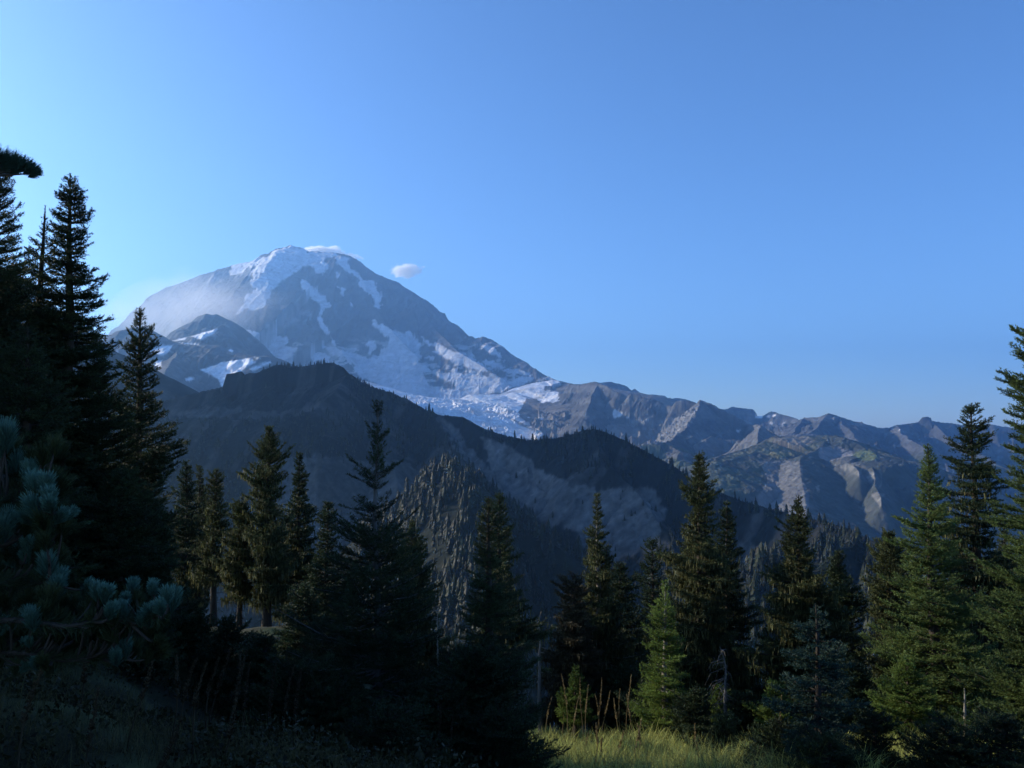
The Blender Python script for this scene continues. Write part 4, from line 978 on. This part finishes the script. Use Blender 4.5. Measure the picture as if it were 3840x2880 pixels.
snag('dead_snag', 'grey leafless snag with drooping twigs beside a green sapling', 1563, 1395, 17.5, 0, 72, 26, .45, .8, M_SNAG, .05)
snag('dead_snag', 'short dark twiggy dead snag right of the narrow olive-tipped fir', 948, 1310, 22, 0, 73, 30, .28, .2, M_BARK_PALE, .04)

# ------------------------------------------------------------------ the near pine with bluish needle tufts
def pine():
    rng = np.random.default_rng(90)
    bx, by = -4.0, 4.2
    zb = float(zg(bx, by))
    root = empty('pine_tree', (bx, by, zb - .03))
    tag(root, 'near pine with pale blue-green needle tufts reaching in from the left edge', 'pine tree')
    org = np.array([bx, by, zb - .03])
    k = np.linspace(0, 1, 12)
    tv, tf = tube(np.stack([.15 * np.sin(k * 3), .1 * np.sin(k * 2 + 1), k * 4.2], 1), .11 * (1 - k * .75), 9)
    tufts = [(12, 940, 40), (35, 1000, 36), (67, 1022, 34), (100, 1046, 30), (107, 1074, 28), (70, 1094, 32), (132, 1115, 22), (17, 1127, 36), (60, 1177, 24), (20, 1203, 28), (103, 1220, 34), (123, 1268, 30), (190, 1270, 24), (230, 1282, 24), (287, 1267, 22), (330, 1266, 18), (373, 1293, 30),
             (345, 1312, 22), (240, 1320, 24), (317, 1336, 26), (70, 1337, 28), (3, 1353, 24), (270, 1400, 26), (57, 1436, 20), (55, 1390, 16)]
    tufts += [(X + rng.uniform(-28, 26), Y + rng.uniform(-10, 30), r * rng.uniform(.75, 1.0)) for X, Y, r in tufts]
    old = [(150, 1300, 24), (200, 1340, 26), (120, 1350, 26), (160, 1370, 24), (30, 1260, 28), (90, 1290, 24), (300, 1300, 20), (210, 1300, 20), (20, 1080, 24), (60, 1140, 24), (10, 1300, 24), (240, 1370, 24), (180, 1320, 20), (130, 1160, 18)]
    Dm = lambda X, Y: 4.15 + .25 * math.sin(X * .05) + .2 * math.cos(Y * .031)
    wood = []
    PT, TT, TN = [], [], []
    PO, TO, TNO = [], [], []
    LIMBS = [[(-540, 1330), (-190, 1290), (-60, 1330), (90, 1350), (210, 1345), (300, 1330), (345, 1325)], [(-540, 1180), (-190, 1150), (-60, 1100), (30, 1080), (90, 1078)], [(-540, 1290), (-190, 1260), (-40, 1260), (60, 1255), (105, 1258)],
             [(-540, 1390), (-190, 1360), (-60, 1400), (80, 1420), (200, 1425), (255, 1418)], [(-540, 1110), (-190, 1080), (-70, 1030), (10, 1015), (50, 1030)], [(-540, 1210), (-190, 1180), (-40, 1180), (20, 1185), (60, 1195)]]
    lp = []
    for L_ in LIMBS:
        q = np.array([np.array(at(X, Y, Dm(X, Y) + .12)) - org for X, Y in L_])
        t_ = np.linspace(0, len(q) - 1, 24)
        q = np.stack([np.interp(t_, np.arange(len(q)), q[:, k_]) for k_ in range(3)], 1)
        q[:, 2] += .012 * np.sin(t_ * 5)
        wood.append(tube(q, .016 * (1 - t_ / t_[-1]) + .006, 6)); lp.append(q)
        nn_ = 1500; k_ = rng.uniform(3, 23, nn_)
        pl = np.stack([np.interp(k_, np.arange(24), q[:, c_]) for c_ in range(3)], 1)
        tl_ = np.gradient(q, axis=0); tl_ = np.stack([np.interp(k_, np.arange(24), tl_[:, c_]) for c_ in range(3)], 1); tl_ /= np.linalg.norm(tl_, axis=1)[:, None]
        PO.append(pl); TO.append(np.concatenate([tl_ * .5 + np.array([0, 0, .1]), np.full((nn_, 1), .075)], 1)); TNO.append(rng.uniform(0, .6, nn_))
    lp = np.concatenate(lp)
    for _ in range(150):
        if rng.random() < .6: X, Y = rng.uniform(-30, 140), rng.uniform(960, 1440)
        else: X, Y = rng.uniform(120, 350), rng.uniform(1285, 1420)
        old.append((X, Y, rng.uniform(20, 32)))
    for lst, o_ in ((tufts, False), (old, True)):
        for (X, Y, r) in lst:
            D = Dm(X, Y) + (rng.uniform(.05, .45) if o_ else 0)
            tip = np.array(at(X, Y, D)) - org
            st = lp[np.argmin(((lp - tip - np.array([-.06, 0, -.10])) ** 2).sum(1))]
            mid = st + (tip - st) * .55 + np.array([.03, 0, -.05])
            t = np.linspace(0, 1, 6)[:, None]
            c = (1 - t) ** 2 * st + 2 * t * (1 - t) * mid + t * t * tip
            wood.append(tube(c, .006 * (1 - t[:, 0]) + .0035, 5))
            R = r * D / (FPX / PX)                 # tuft radius in metres
            ax_ = (tip - mid); ax_ /= np.linalg.norm(ax_) + 1e-9
            ax_ = ax_ * .6 + np.array([.12, -.25, .75]) + rng.normal(0, .12, 3); ax_ /= np.linalg.norm(ax_)
            n = 300 if o_ else 620
            s = rng.uniform(0, 1, n)
            p = tip - ax_ * (R * 1.1) * (1 - s)[:, None]
            (PO if o_ else PT).append(p); (TO if o_ else TT).append(np.tile(np.append(ax_, R), (n, 1)))
            (TNO if o_ else TN).append(np.clip((.1 if o_ else .25) + .6 * s * rng.uniform(.6, 1) + rng.normal(0, .12, n), 0, 1))
    # the bough at upper left
    for (X, Y, r) in [(-40, 330, 40), (-10, 338, 36), (12, 338, 34), (30, 345, 30), (45, 352, 28), (60, 358, 26), (72, 366, 22), (80, 374, 18), (20, 362, 22), (40, 366, 18)]:
        D = 5.2
        tip = np.array(at(X, Y, D)) - org
        st = np.array(at(-160, 390, D)) - org
        t = np.linspace(0, 1, 6)[:, None]
        wood.append(tube(st + (tip - st) * t, .014 * (1 - t[:, 0]) + .004, 5))
        ax_ = np.array([.75, -.1, .30]); ax_ /= np.linalg.norm(ax_)
        R = r * D / (FPX / PX)
        n = 420; s = rng.uniform(0, 1, n)
        PT.append(tip - ax_ * (R * 1.3) * (1 - s)[:, None]); TT.append(np.tile(np.append(ax_, R * .8), (n, 1))); TN.append(np.clip(.1 + .2 * s, 0, 1))
    wood.append((tv, tf)); wood.append(tube([np.array([.05, 0, 3.9]), np.array(at(-160, 390, 5.2)) - org], [.03, .016], 6))
    v, f = join(wood); mesh_np('trunk', v, [f], M_BARK, root, smooth=True)
    for nm, P, T, tn, mt in (('needle_tufts', PT, TT, TN, M_PINE), ('old_needles', PO, TO, TNO, M_PINE_OLD)):
        P = np.concatenate(P); T = np.concatenate(T); tn = np.concatenate(tn)
        R = T[:, 3]; T = T[:, :3]
        n = len(P)
        rnd = rng.normal(size=(n, 3)); perp = rnd - (rnd * T).sum(1)[:, None] * T; perp /= np.linalg.norm(perp, axis=1)[:, None]
        sp = rng.uniform(.15, .85, (n, 1))
        d = T * 1.0 + perp * sp; d /= np.linalg.norm(d, axis=1)[:, None]
        sd = np.cross(d, rng.normal(size=(n, 3))); sd /= np.linalg.norm(sd, axis=1)[:, None]
        L = (R * rng.uniform(.8, 1.25, n))[:, None]
        w = .0034
        V_ = np.stack([P - sd * w * .5, P + sd * w * .5, P + d * L + sd * w * .3, P + d * L - sd * w * .3], 1).reshape(-1, 3)
        mesh_np(nm, V_, [np.arange(n * 4).reshape(-1, 4)], mt, root, attrs={"tone": ('FLOAT', np.repeat(tn, 4))})
pine()

# ------------------------------------------------------------------ grass and stalks
def grass(name, label, mat, beds, seed):
    rng = np.random.default_rng(seed)
    P, Ls, Hu = [], [], []
    for (n, x0, x1, y0, y1, l0, l1) in beds:
        nh = max(1, n // 110)                         # hummocks first, blades around them
        hx = rng.uniform(x0, x1, nh); hy = rng.uniform(y0, y1, nh); hs_ = rng.uniform(.55, 1.2, nh); ht = rng.normal(0, .16, nh)
        i = rng.integers(0, nh, n)
        x = hx[i] + rng.normal(0, .17, n) * hs_[i]; y = hy[i] + rng.normal(0, .17, n) * hs_[i]
        k = np.abs(x) < y * .72 + .6
        P.append(np.stack([x[k], y[k]], 1)); Ls.append((rng.uniform(l0, l1, n) * hs_[i])[k]); Hu.append(ht[i][k])
    P = np.concatenate(P); L = np.concatenate(Ls); Hu = np.concatenate(Hu)
    n = len(P)
    b = np.stack([P[:, 0], P[:, 1], zg(P[:, 0], P[:, 1]) - .02], 1)
    a = rng.uniform(0, 6.283, n)
    out = np.stack([np.cos(a), np.sin(a), np.zeros(n)], 1)
    sd = np.stack([-np.sin(a), np.cos(a), np.zeros(n)], 1)
    arch = rng.uniform(.35, 1.05, n)
    w = np.clip(P[:, 1] * .00055, .003, .011) * rng.uniform(.7, 1.3, n)
    lv = []
    for t, ww in ((0, 1), (.4, .9), (.75, .6), (1.0, .12)):
        p = b + out * (L * arch * (.25 * t + .55 * t * t))[:, None]
        p[:, 2] += L * (t * (1.0 - .25 * arch) - .62 * arch * t * t)
        lv += [p - sd * (w * ww * .5)[:, None], p + sd * (w * ww * .5)[:, None]]
    V_ = np.stack(lv, 1).reshape(-1, 3)
    k = np.arange(n)[:, None] * 8
    F = np.concatenate([k + np.array([[2 * j, 2 * j + 1, 2 * j + 3, 2 * j + 2]]) for j in range(3)])
    tn = np.clip(rng.normal(.45, .24, n) + Hu + .3 * fbm(P[:, 0] / .9, P[:, 1] / .9, 3, 210), 0, 1)
    o = mesh_np(name, V_, [F], mat, attrs={"tone": ('FLOAT', np.repeat(tn, 8))})
    tag(o, label, 'grass', kind='stuff')
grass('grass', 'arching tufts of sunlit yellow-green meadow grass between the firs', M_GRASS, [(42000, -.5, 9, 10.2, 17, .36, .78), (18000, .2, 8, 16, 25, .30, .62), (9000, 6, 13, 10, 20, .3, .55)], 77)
grass('shaded_grass', 'grass tufts on the bank at left, coloured darker and duller for its shade', M_GRASS_SHADE, [(44000, -5.5, .8, 3.2, 9.0, .20, .48), (7000, -8, 0, 9, 16, .25, .5)], 79)

def heath():
    rng = np.random.default_rng(78)
    n = 34000
    nh = 170
    hy = rng.uniform(3.0, 13, nh); hx = rng.uniform(-.75, .02, nh) * hy - .2
    hr = rng.uniform(.15, .5, nh)
    i = rng.integers(0, nh, n)
    a = rng.uniform(0, 6.283, n); q = np.sqrt(rng.random(n)); hgt = np.sqrt(np.maximum(0, 1 - q * q)) * rng.uniform(.6, 1.05, n)
    x = hx[i] + np.cos(a) * q * hr[i]; y = hy[i] + np.sin(a) * q * hr[i]
    z = zg(x, y) + hgt * hr[i] * .75
    c = np.stack([x, y, z], 1)
    d = rng.normal(size=(n, 3)); d[:, 2] += .6; d /= np.linalg.norm(d, axis=1)[:, None]
    s_ = np.cross(d, rng.normal(size=(n, 3))); s_ /= np.linalg.norm(s_, axis=1)[:, None]
    L = rng.uniform(.02, .055, n)[:, None]; w = L * .35
    V_ = np.stack([c - s_ * w * .3, c + d * L * .5 - s_ * w, c + d * L, c + d * L * .5 + s_ * w], 1).reshape(-1, 3)
    o = mesh_np('undergrowth', V_, [np.arange(n * 4).reshape(-1, 4)], M_SHRUB, attrs={"tone": ('FLOAT', np.repeat(np.clip(rng.normal(.4, .25, n), 0, 1), 4))})
    tag(o, 'low dark heath and huckleberry leaves among the shaded grass at left', 'undergrowth', kind='stuff')
heath()

def stalk(X, Y, D, lean, seed, label, group, curved=.0, mat=None):
    mat = mat or M_STALK
    """X, Y: top of the stalk"""
    rng = np.random.default_rng(seed)
    tip = np.array(at(X, Y, D))
    bx = tip[0] - lean
    zb = float(zg(bx, D))
    if tip[2] - zb < .35: tip[2] = zb + .35
    root = empty('beargrass_stalk', (bx, D, zb - .02)); tag(root, label, 'dry stalk', group)
    Ht = min(tip[2] - zb, 1.9)
    k = np.linspace(0, 1, 9)
    P = np.stack([lean * k ** 1.6 + .02 * np.sin(k * 5 + seed), curved * k * k, k * Ht], 1)
    v, f = tube(P, .0075 * (1 - .45 * k) * max(1, D / 17), 6)
    mesh_np('stem', v, [f], mat, root, smooth=True, attrs={"tone": ('FLOAT', np.full(len(v), rng.uniform(.1, .6)))})
    n = 90
    h = np.sort(rng.uniform(.55, 1.0, n))
    A = np.stack([np.interp(h, k, P[:, i]) for i in range(3)], 1)
    ph = rng.uniform(0, 6.283, n)
    B = A + np.stack([np.cos(ph), np.sin(ph), np.full(n, .9)], 1) * .022 * (1.25 - h)[:, None] * 1.6 * max(1, D / 16)
    v, f = prisms(A, B, np.full(n, .004), np.full(n, .0065))
    mesh_np('seed_head', v, [f], mat, root, attrs={"tone": ('FLOAT', np.repeat(rng.uniform(.2, 1, n), 6))})

SUNNY = [(1213, 1478, 19), (1222, 1490, 19.5), (1194, 1480, 20), (1253, 1478, 18.5), (1269, 1472, 18), (1284, 1468, 19), (1300, 1474, 20), (1252, 1490, 17), (1328, 1470, 18), (1340, 1492, 19), (1352, 1480, 17.5), (1362, 1478, 18.5), (1318, 1490, 20)]
for i, (X, Y, D) in enumerate(SUNNY):
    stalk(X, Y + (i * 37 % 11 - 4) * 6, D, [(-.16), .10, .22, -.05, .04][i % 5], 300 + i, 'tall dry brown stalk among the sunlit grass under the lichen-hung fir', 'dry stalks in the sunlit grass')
FRONT = [(1383, 1548, 12.5), (1376, 1560, 12.8), (1290, 1560, 12), (1304, 1590, 12.5), (1502, 1560, 12.3), (1270, 1580, 13.2), (1345, 1575, 13)]
for i, (X, Y, D) in enumerate(FRONT):
    stalk(X, Y, D, [.08, -.05, .03][i % 3], 330 + i, 'thin stalk rising from the bottom frame edge through the bright grass', 'stalks at the front of the sunlit grass')
SHADE = [(333, 1411, 6.0), (387, 1408, 6.4), (432, 1414, 6.2), (448, 1427, 6.0), (470, 1413, 6.8), (493, 1397, 7.2), (517, 1398, 7.0), (536, 1400, 7.2), (545, 1428, 7.4), (600, 1424, 7.6), (97, 1415, 5.0), (205, 1480, 5.0), (388, 1545, 4.9), (515, 1490, 5.6), (195, 1400, 6.2), (640, 1432, 7.5), (650, 1440, 7.4)]
for i, (X, Y, D) in enumerate(SHADE):
    stalk(X, Y, D, [.16, .04, .20, .12, .09][i % 5], 350 + i, 'pale dry stalk leaning in the dark grass below the black stand', 'dry stalks in the shaded grass', mat=M_STALK_SHADE)
CENTRE = [(907, 1530, 9.2), (950, 1520, 9.4), (980, 1545, 9.2), (1010, 1500, 9.6)]
for i, (X, Y, D) in enumerate(CENTRE):
    stalk(X, Y, D, [.12, .05][i % 2], 380 + i, 'faint brown stalk in deep shade at the bottom between the near firs', 'stalks in the shade of the near firs', mat=M_STALK_SHADE)
stalk(1688, 1500, 15.5, .02, 391, 'thick golden dry stalk left of the bluish young fir', None)
stalk(1665, 1575, 12.5, .02, 392, 'short golden dry stalk under the wavy fir, in sun', None)
stalk(2130, 1590, 10.5, .02, 393, 'orange-tan dry stalk near the bottom right sapling', None)

def fallen_stick():
    a = np.array(at(0, 1532, 4.4)); b = np.array(at(95, 1606, 4.0))
    k = np.linspace(0, 1, 10)[:, None]
    P = a + (b - a) * k
    P[:, 0] += .02 * np.sin(k[:, 0] * 9)
    g = zg(P[:, 0], P[:, 1])
    P[:, 2] = np.maximum(g + .02, P[:, 2] * .5 + (g + .03) * .5)
    v, f = tube(P, .012 * (1 - .5 * k[:, 0]), 6)
    o = mesh_np('fallen_stick', v, [f], M_SNAG, smooth=True)
    tag(o, 'pale bare fallen stick lying on the dark grass in the bottom left corner', 'stick')
fallen_stick()

# ------------------------------------------------------------------ far conifers on the ridges
def far_tree_mesh(seed, tiers, sides):
    """small spire of ragged tiers, unit height"""
    rng = np.random.default_rng(seed)
    V_, F, tn = [], [], []
    n = 0
    slim = rng.uniform(.20, .32)
    for t in range(tiers):
        z1 = 1 - (t / tiers) ** 1.05; z0 = max(0.02, z1 - 1.9 / tiers)
        r = slim * (1 - z0) ** .8 * rng.uniform(.75, 1.2) + .012
        for s in range(sides):
            a = s * 6.283 / sides + t * 1.1 + rng.normal(0, .2)
            rr = r * rng.uniform(.55, 1.25)
            da = 3.3 / sides
            V_ += [(0, 0, z1), (math.cos(a - da) * rr * .8, math.sin(a - da) * rr * .8, z0 + rng.normal(0, .015)), (math.cos(a) * rr, math.sin(a) * rr, z0 - .02 + rng.normal(0, .02)), (math.cos(a + da) * rr * .8, math.sin(a + da) * rr * .8, z0 + rng.normal(0, .015))]
            F += [(n, n + 1, n + 2, n + 3)]; n += 4
            q = rng.uniform(.1, .9)
            tn += [q * .6, q, q, q]
    return np.array(V_, float), np.array(F), np.array(tn)
FAR = [far_tree_mesh(500 + i, 7 + i % 3, 5) for i in range(6)]

def forest(name, pts, hs, label, seed):
    """one mesh of many far trees at pts (n,3) with heights hs"""
    rng = np.random.default_rng(seed)
    Vs, Fs, Ts = [], [], []; o = 0
    kind = rng.integers(0, len(FAR), len(pts)); rot = rng.uniform(0, 6.283, len(pts))
    for k in range(len(FAR)):
        m = kind == k
        if not m.any(): continue
        v, f, t = FAR[k]
        p = pts[m]; h = hs[m]; c = np.cos(rot[m]); s = np.sin(rot[m])
        x = (v[None, :, 0] * c[:, None] - v[None, :, 1] * s[:, None]) * h[:, None] + p[:, 0:1]
        y = (v[None, :, 0] * s[:, None] + v[None, :, 1] * c[:, None]) * h[:, None] + p[:, 1:2]
        z = v[None, :, 2] * h[:, None] + p[:, 2:3] - .3
        Vs.append(np.stack([x, y, z], -1).reshape(-1, 3))
        Fs.append((f[None] + (np.arange(m.sum()) * len(v))[:, None, None]).reshape(-1, 4) + o)
        o += m.sum() * len(v)
        Ts.append((t[None] * .6 + rng.uniform(-.25, .45, (m.sum(), 1))).ravel())
    ob = mesh_np(name, np.concatenate(Vs), [np.concatenate(Fs)], M_FAR, attrs={"tone": ('FLOAT', np.clip(np.concatenate(Ts), 0, 1))})
    tag(ob, label, 'forest', kind='stuff')

def far_singles(pts, hs, label, group, seed):
    rng = np.random.default_rng(seed)
    protos = []
    for k in range(len(FAR)):
        v, f, t = FAR[k]
        o = mesh_np('far_conifer', v, [f], M_FAR, attrs={"tone": ('FLOAT', t)}, link=False)
        protos.append(o)
    for p, h in zip(pts, hs):
        o = protos[rng.integers(0, len(protos))].copy()
        COL.objects.link(o)
        o.location = (p[0], p[1], p[2] - .3); o.scale = (h, h, h); o.rotation_euler = (0, 0, rng.uniform(0, 6.283))
        tag(o, label, 'conifer', group)
    for o in protos: bpy.data.objects.remove(o)

def ridge_trees():
    rng = np.random.default_rng(8)
    # crest trees: along the skyline of the middle ridge
    cp = Ridge(F_CREST, [(0, 0), (1, 1)]).P
    seg = np.linalg.norm(np.diff(cp[:, :2], axis=0), axis=1); acc = np.concatenate([[0], np.cumsum(seg)])
    def crest_pts(X0, X1, n):
        Xs = np.array([p[0] for p in F_CREST])
        s = np.interp(rng.uniform(X0, X1, n), Xs, acc)
        x = np.interp(s, acc, cp[:, 0]); y = np.interp(s, acc, cp[:, 1]) - rng.uniform(0, 14, n)
        return np.stack([x, y, height_on(MID, x, y)], 1)
    a = np.concatenate([crest_pts(335, 480, 14), crest_pts(560, 740, 26), crest_pts(760, 940, 34), crest_pts(1040, 1300, 62), crest_pts(1300, 1480, 34), crest_pts(1480, 1900, 44)])
    hs = (8 + 18 * rng.random(len(a)) ** 1.6) * np.where(a[:, 1] > 2150, .6, 1.0)
    far_singles(a, hs, 'small black conifer on the skyline crest of the shaded middle ridge', 'conifers along the middle ridge crest', 3)
    # forest on the middle ridge
    n = 26000
    X = rng.uniform(200, 2300, n); y = rng.uniform(900, 2350, n)
    x = (X * PX - W / 2) / FPX * y
    z = height_on(MID, x, y)
    px, py = proj(x, y, z)
    bare_ = np.zeros(n, bool)
    for p in ([(1030, 930), (1160, 1000), (1330, 1050), (1430, 1060), (1450, 1150), (1400, 1200), (1280, 1180), (1110, 1090), (1000, 960)], [(350, 875), (700, 855), (700, 885), (600, 905), (350, 905)], [(540, 990), (880, 990), (950, 1040), (900, 1150), (600, 1190)], [(490, 800), (760, 790), (760, 850), (490, 880)], [(930, 890), (980, 900), (1180, 1130), (1130, 1140)]):
        bare_ |= inpoly(px, py, p)
    dense = fbm(x / 120, y / 120, 3, 9)
    keep = ((~bare_) & (dense > -.25)) | (rng.random(n) < .03)
    keep &= (py > 780) & (z > -700)
    forest('ridge_forest', np.stack([x, y, z], 1)[keep], rng.uniform(6, 15, keep.sum()) * 1.1, 'dark conifer wood covering the shaded faces of the middle ridge', 5)
    # the spur
    n = 15000
    X = rng.uniform(780, 2000, n); y = rng.uniform(760, 1560, n)
    x = (X * PX - W / 2) / FPX * y
    z = height_on(SPUR, x, y); zm = height_on(MID, x, y)
    k = (z > zm - 2) & (z > -700)
    P = np.stack([x, y, z], 1)[k]
    cl_ = fbm(P[:, 0] / 16, P[:, 1] / 60, 3, 77)
    ok = ((cl_ > -.05) & (rng.random(len(P)) < .75)) | (rng.random(len(P)) < .16)
    P = P[ok]; hs = (8 + 26 * rng.random(len(P)) ** 1.5) * (1 + .5 * cl_[ok])
    px, py = proj(P[:, 0], P[:, 1], P[:, 2])
    show = (px > 880) & (px < 1120) & (py > 1000) & (py < 1320)
    idx = np.nonzero(show)[0][:75]
    far_singles(P[idx], hs[idx], 'conifer on the wooded spur rising in front of the scree bowl', 'conifers on the wooded spur', 4)
    rest = np.ones(len(P), bool); rest[idx] = False
    forest('spur_forest', P[rest], hs[rest], 'conifer wood on the spur below the scree, its sunny edge olive', 6)
ridge_trees()

# ------------------------------------------------------------------ clouds (behind the haze)
def cloud(name, label, X, Y, wpx, hpx, D, dens, seed, thick):
    c = at(X, Y, D)
    m_ = D / (FPX / PX)
    a, b = wpx * m_ / 2, hpx * m_ / 2
    th = np.linspace(0, 2 * np.pi, 40, endpoint=False); ph = np.linspace(0.02, np.pi - .02, 20)
    T, Pp = np.meshgrid(th, ph)
    V_ = np.stack([a * np.sin(Pp) * np.cos(T), thick * np.sin(Pp) * np.sin(T), b * np.cos(Pp)], -1).reshape(-1, 3)
    nr, nc = T.shape
    i = (np.arange(nr - 1)[:, None] * nc + np.arange(nc)[None]); j = (np.arange(nr - 1)[:, None] * nc + (np.arange(nc)[None] + 1) % nc)
    F = np.stack([i, j, j + nc, i + nc], -1).reshape(-1, 4)
    caps = [np.arange(nc)[None, ::-1], (np.arange(nc) + (nr - 1) * nc)[None]]
    m = bpy.data.materials.new(name + "_vapour")
    n, l = nodes_of(m)
    n.remove(n["Principled BSDF"])
    out = n["Material Output"]
    pv = n.new("ShaderNodeVolumePrincipled"); pv.inputs["Color"].default_value = (1, 1, 1, 1); pv.inputs["Anisotropy"].default_value = 0.5
    tc = n.new("ShaderNodeTexCoord")
    mp = n.new("ShaderNodeMapping"); mp.inputs["Scale"].default_value = (1 / a, 1 / thick, 1 / b)
    ln = n.new("ShaderNodeVectorMath"); ln.operation = 'LENGTH'
    nz = n.new("ShaderNodeTexNoise"); nz.inputs["Scale"].default_value = 1.9 / a; nz.inputs["Detail"].default_value = 8; nz.inputs["Roughness"].default_value = .72
    mo = n.new("ShaderNodeMapping"); mo.inputs["Location"].default_value = (seed * 371.0, 0, 0); mo.inputs["Scale"].default_value = (1, 1, 1.6)
    su = n.new("ShaderNodeMath"); su.operation = 'SUBTRACT'
    mr = n.new("ShaderNodeMapRange"); mr.inputs["From Min"].default_value = .06; mr.inputs["From Max"].default_value = .17; mr.inputs["To Min"].default_value = 0; mr.inputs["To Max"].default_value = dens
    half = n.new("ShaderNodeMath"); half.operation = 'MULTIPLY'; half.inputs[1].default_value = .62
    l.new(tc.outputs["Object"], mp.inputs[0]); l.new(mp.outputs[0], ln.inputs[0])
    l.new(tc.outputs["Object"], mo.inputs[0]); l.new(mo.outputs[0], nz.inputs["Vector"])
    l.new(ln.outputs["Value"], half.inputs[0]); l.new(nz.outputs["Fac"], su.inputs[0]); l.new(half.outputs[0], su.inputs[1])
    l.new(su.outputs[0], mr.inputs["Value"]); l.new(mr.outputs[0], pv.inputs["Density"]); l.new(pv.outputs[0], out.inputs["Volume"])
    m.cycles.volume_step_rate = 0.15
    o = mesh_np(name, V_, [F] + caps, m)
    outward(o)
    o.location = c
    tag(o, label, 'cloud')
cloud('cloud', 'small white puffy cloud alone in the sky right of the summit', 878, 585, 100, 46, 14500, .020, 1, 130)
cloud('cloud', 'flat white cap cloud clinging behind the rounded summit shoulder', 697, 546, 140, 40, 14300, .02, 2, 160)
cloud('cloud', 'thin white cloud wisp trailing right of the cap cloud', 752, 555, 90, 26, 14300, .014, 3, 120)

# ------------------------------------------------------------------ pale mist drifting over the volcano's left flank
def mist():
    c = np.array(at(405, 680, 9150)); a, th, b = 1200, 950, 560
    t = np.linspace(0, 2 * np.pi, 32, endpoint=False); p = np.linspace(.05, np.pi - .05, 16)
    T, Pp = np.meshgrid(t, p)
    V_ = np.stack([a * np.sin(Pp) * np.cos(T) + .35 * b * np.cos(Pp), th * np.sin(Pp) * np.sin(T), b * np.cos(Pp) + .25 * a * np.sin(Pp) * np.cos(T)], -1).reshape(-1, 3)
    nr, nc = T.shape
    i = (np.arange(nr - 1)[:, None] * nc + np.arange(nc)[None]); j = (np.arange(nr - 1)[:, None] * nc + (np.arange(nc)[None] + 1) % nc)
    F = np.stack([i, j, j + nc, i + nc], -1).reshape(-1, 4)
    m = bpy.data.materials.new("mist_air")
    n, l = nodes_of(m); n.remove(n["Principled BSDF"])
    pv = n.new("ShaderNodeVolumePrincipled"); pv.inputs["Color"].default_value = (.95, .96, 1, 1); pv.inputs["Anisotropy"].default_value = .5
    tc = n.new("ShaderNodeTexCoord"); mp = n.new("ShaderNodeMapping"); mp.inputs["Scale"].default_value = (1 / a, 1 / th, 1 / b)
    ln = n.new("ShaderNodeVectorMath"); ln.operation = 'LENGTH'
    nz = n.new("ShaderNodeTexNoise"); nz.inputs["Scale"].default_value = 1.6 / b; nz.inputs["Detail"].default_value = 4
    ad = n.new("ShaderNodeMath"); ad.operation = 'MULTIPLY_ADD'; ad.inputs[1].default_value = -.7
    mr = n.new("ShaderNodeMapRange"); mr.inputs["From Min"].default_value = -.15; mr.inputs["From Max"].default_value = .55; mr.inputs["To Max"].default_value = 1.15e-3
    l.new(tc.outputs["Object"], mp.inputs[0]); l.new(mp.outputs[0], ln.inputs[0]); l.new(tc.outputs["Object"], nz.inputs["Vector"])
    l.new(ln.outputs["Value"], ad.inputs[0]); l.new(nz.outputs["Fac"], ad.inputs[2]); l.new(ad.outputs[0], mr.inputs["Value"])
    l.new(mr.outputs[0], pv.inputs["Density"]); l.new(pv.outputs[0], n["Material Output"].inputs["Volume"])
    m.cycles.volume_step_rate = .6
    o = mesh_np("mist", V_, [F, np.arange(nc)[None, ::-1], (np.arange(nc) + (nr - 1) * nc)[None]], m)
    outward(o); o.location = c
    o['kind'] = 'stuff'; o['label'] = 'pale sunlit mist drifting across the left flank of the volcano'; o['category'] = 'mist'
mist()

# ------------------------------------------------------------------ haze
def haze():
    x0, x1, y0, y1, z0, z1 = -26000, 26000, -2200, 26000, -861.5, 2720
    V_ = np.array([(x, y, z) for z in (z0, z1) for y in (y0, y1) for x in (x0, x1)], float)
    F = np.array([(0, 2, 3, 1), (4, 5, 7, 6), (0, 1, 5, 4), (2, 6, 7, 3), (0, 4, 6, 2), (1, 3, 7, 5)])
    m = bpy.data.materials.new("haze_air")
    n, l = nodes_of(m)
    n.remove(n["Principled BSDF"])
    pv = n.new("ShaderNodeVolumePrincipled")
    pv.inputs["Color"].default_value = (0.36, 0.65, 1.0, 1)
    pv.inputs["Density"].default_value = 5.6e-5
    pv.inputs["Anisotropy"].default_value = 0.72
    l.new(pv.outputs[0], n["Material Output"].inputs["Volume"])
    o = mesh_np("haze", V_, [F], m)
    outward(o)
    o['kind'] = 'stuff'
    o['label'] = 'thin blue morning haze between the firs and the mountain'
    o['category'] = 'haze'
haze()

print('needle faces', TOTAL[0])
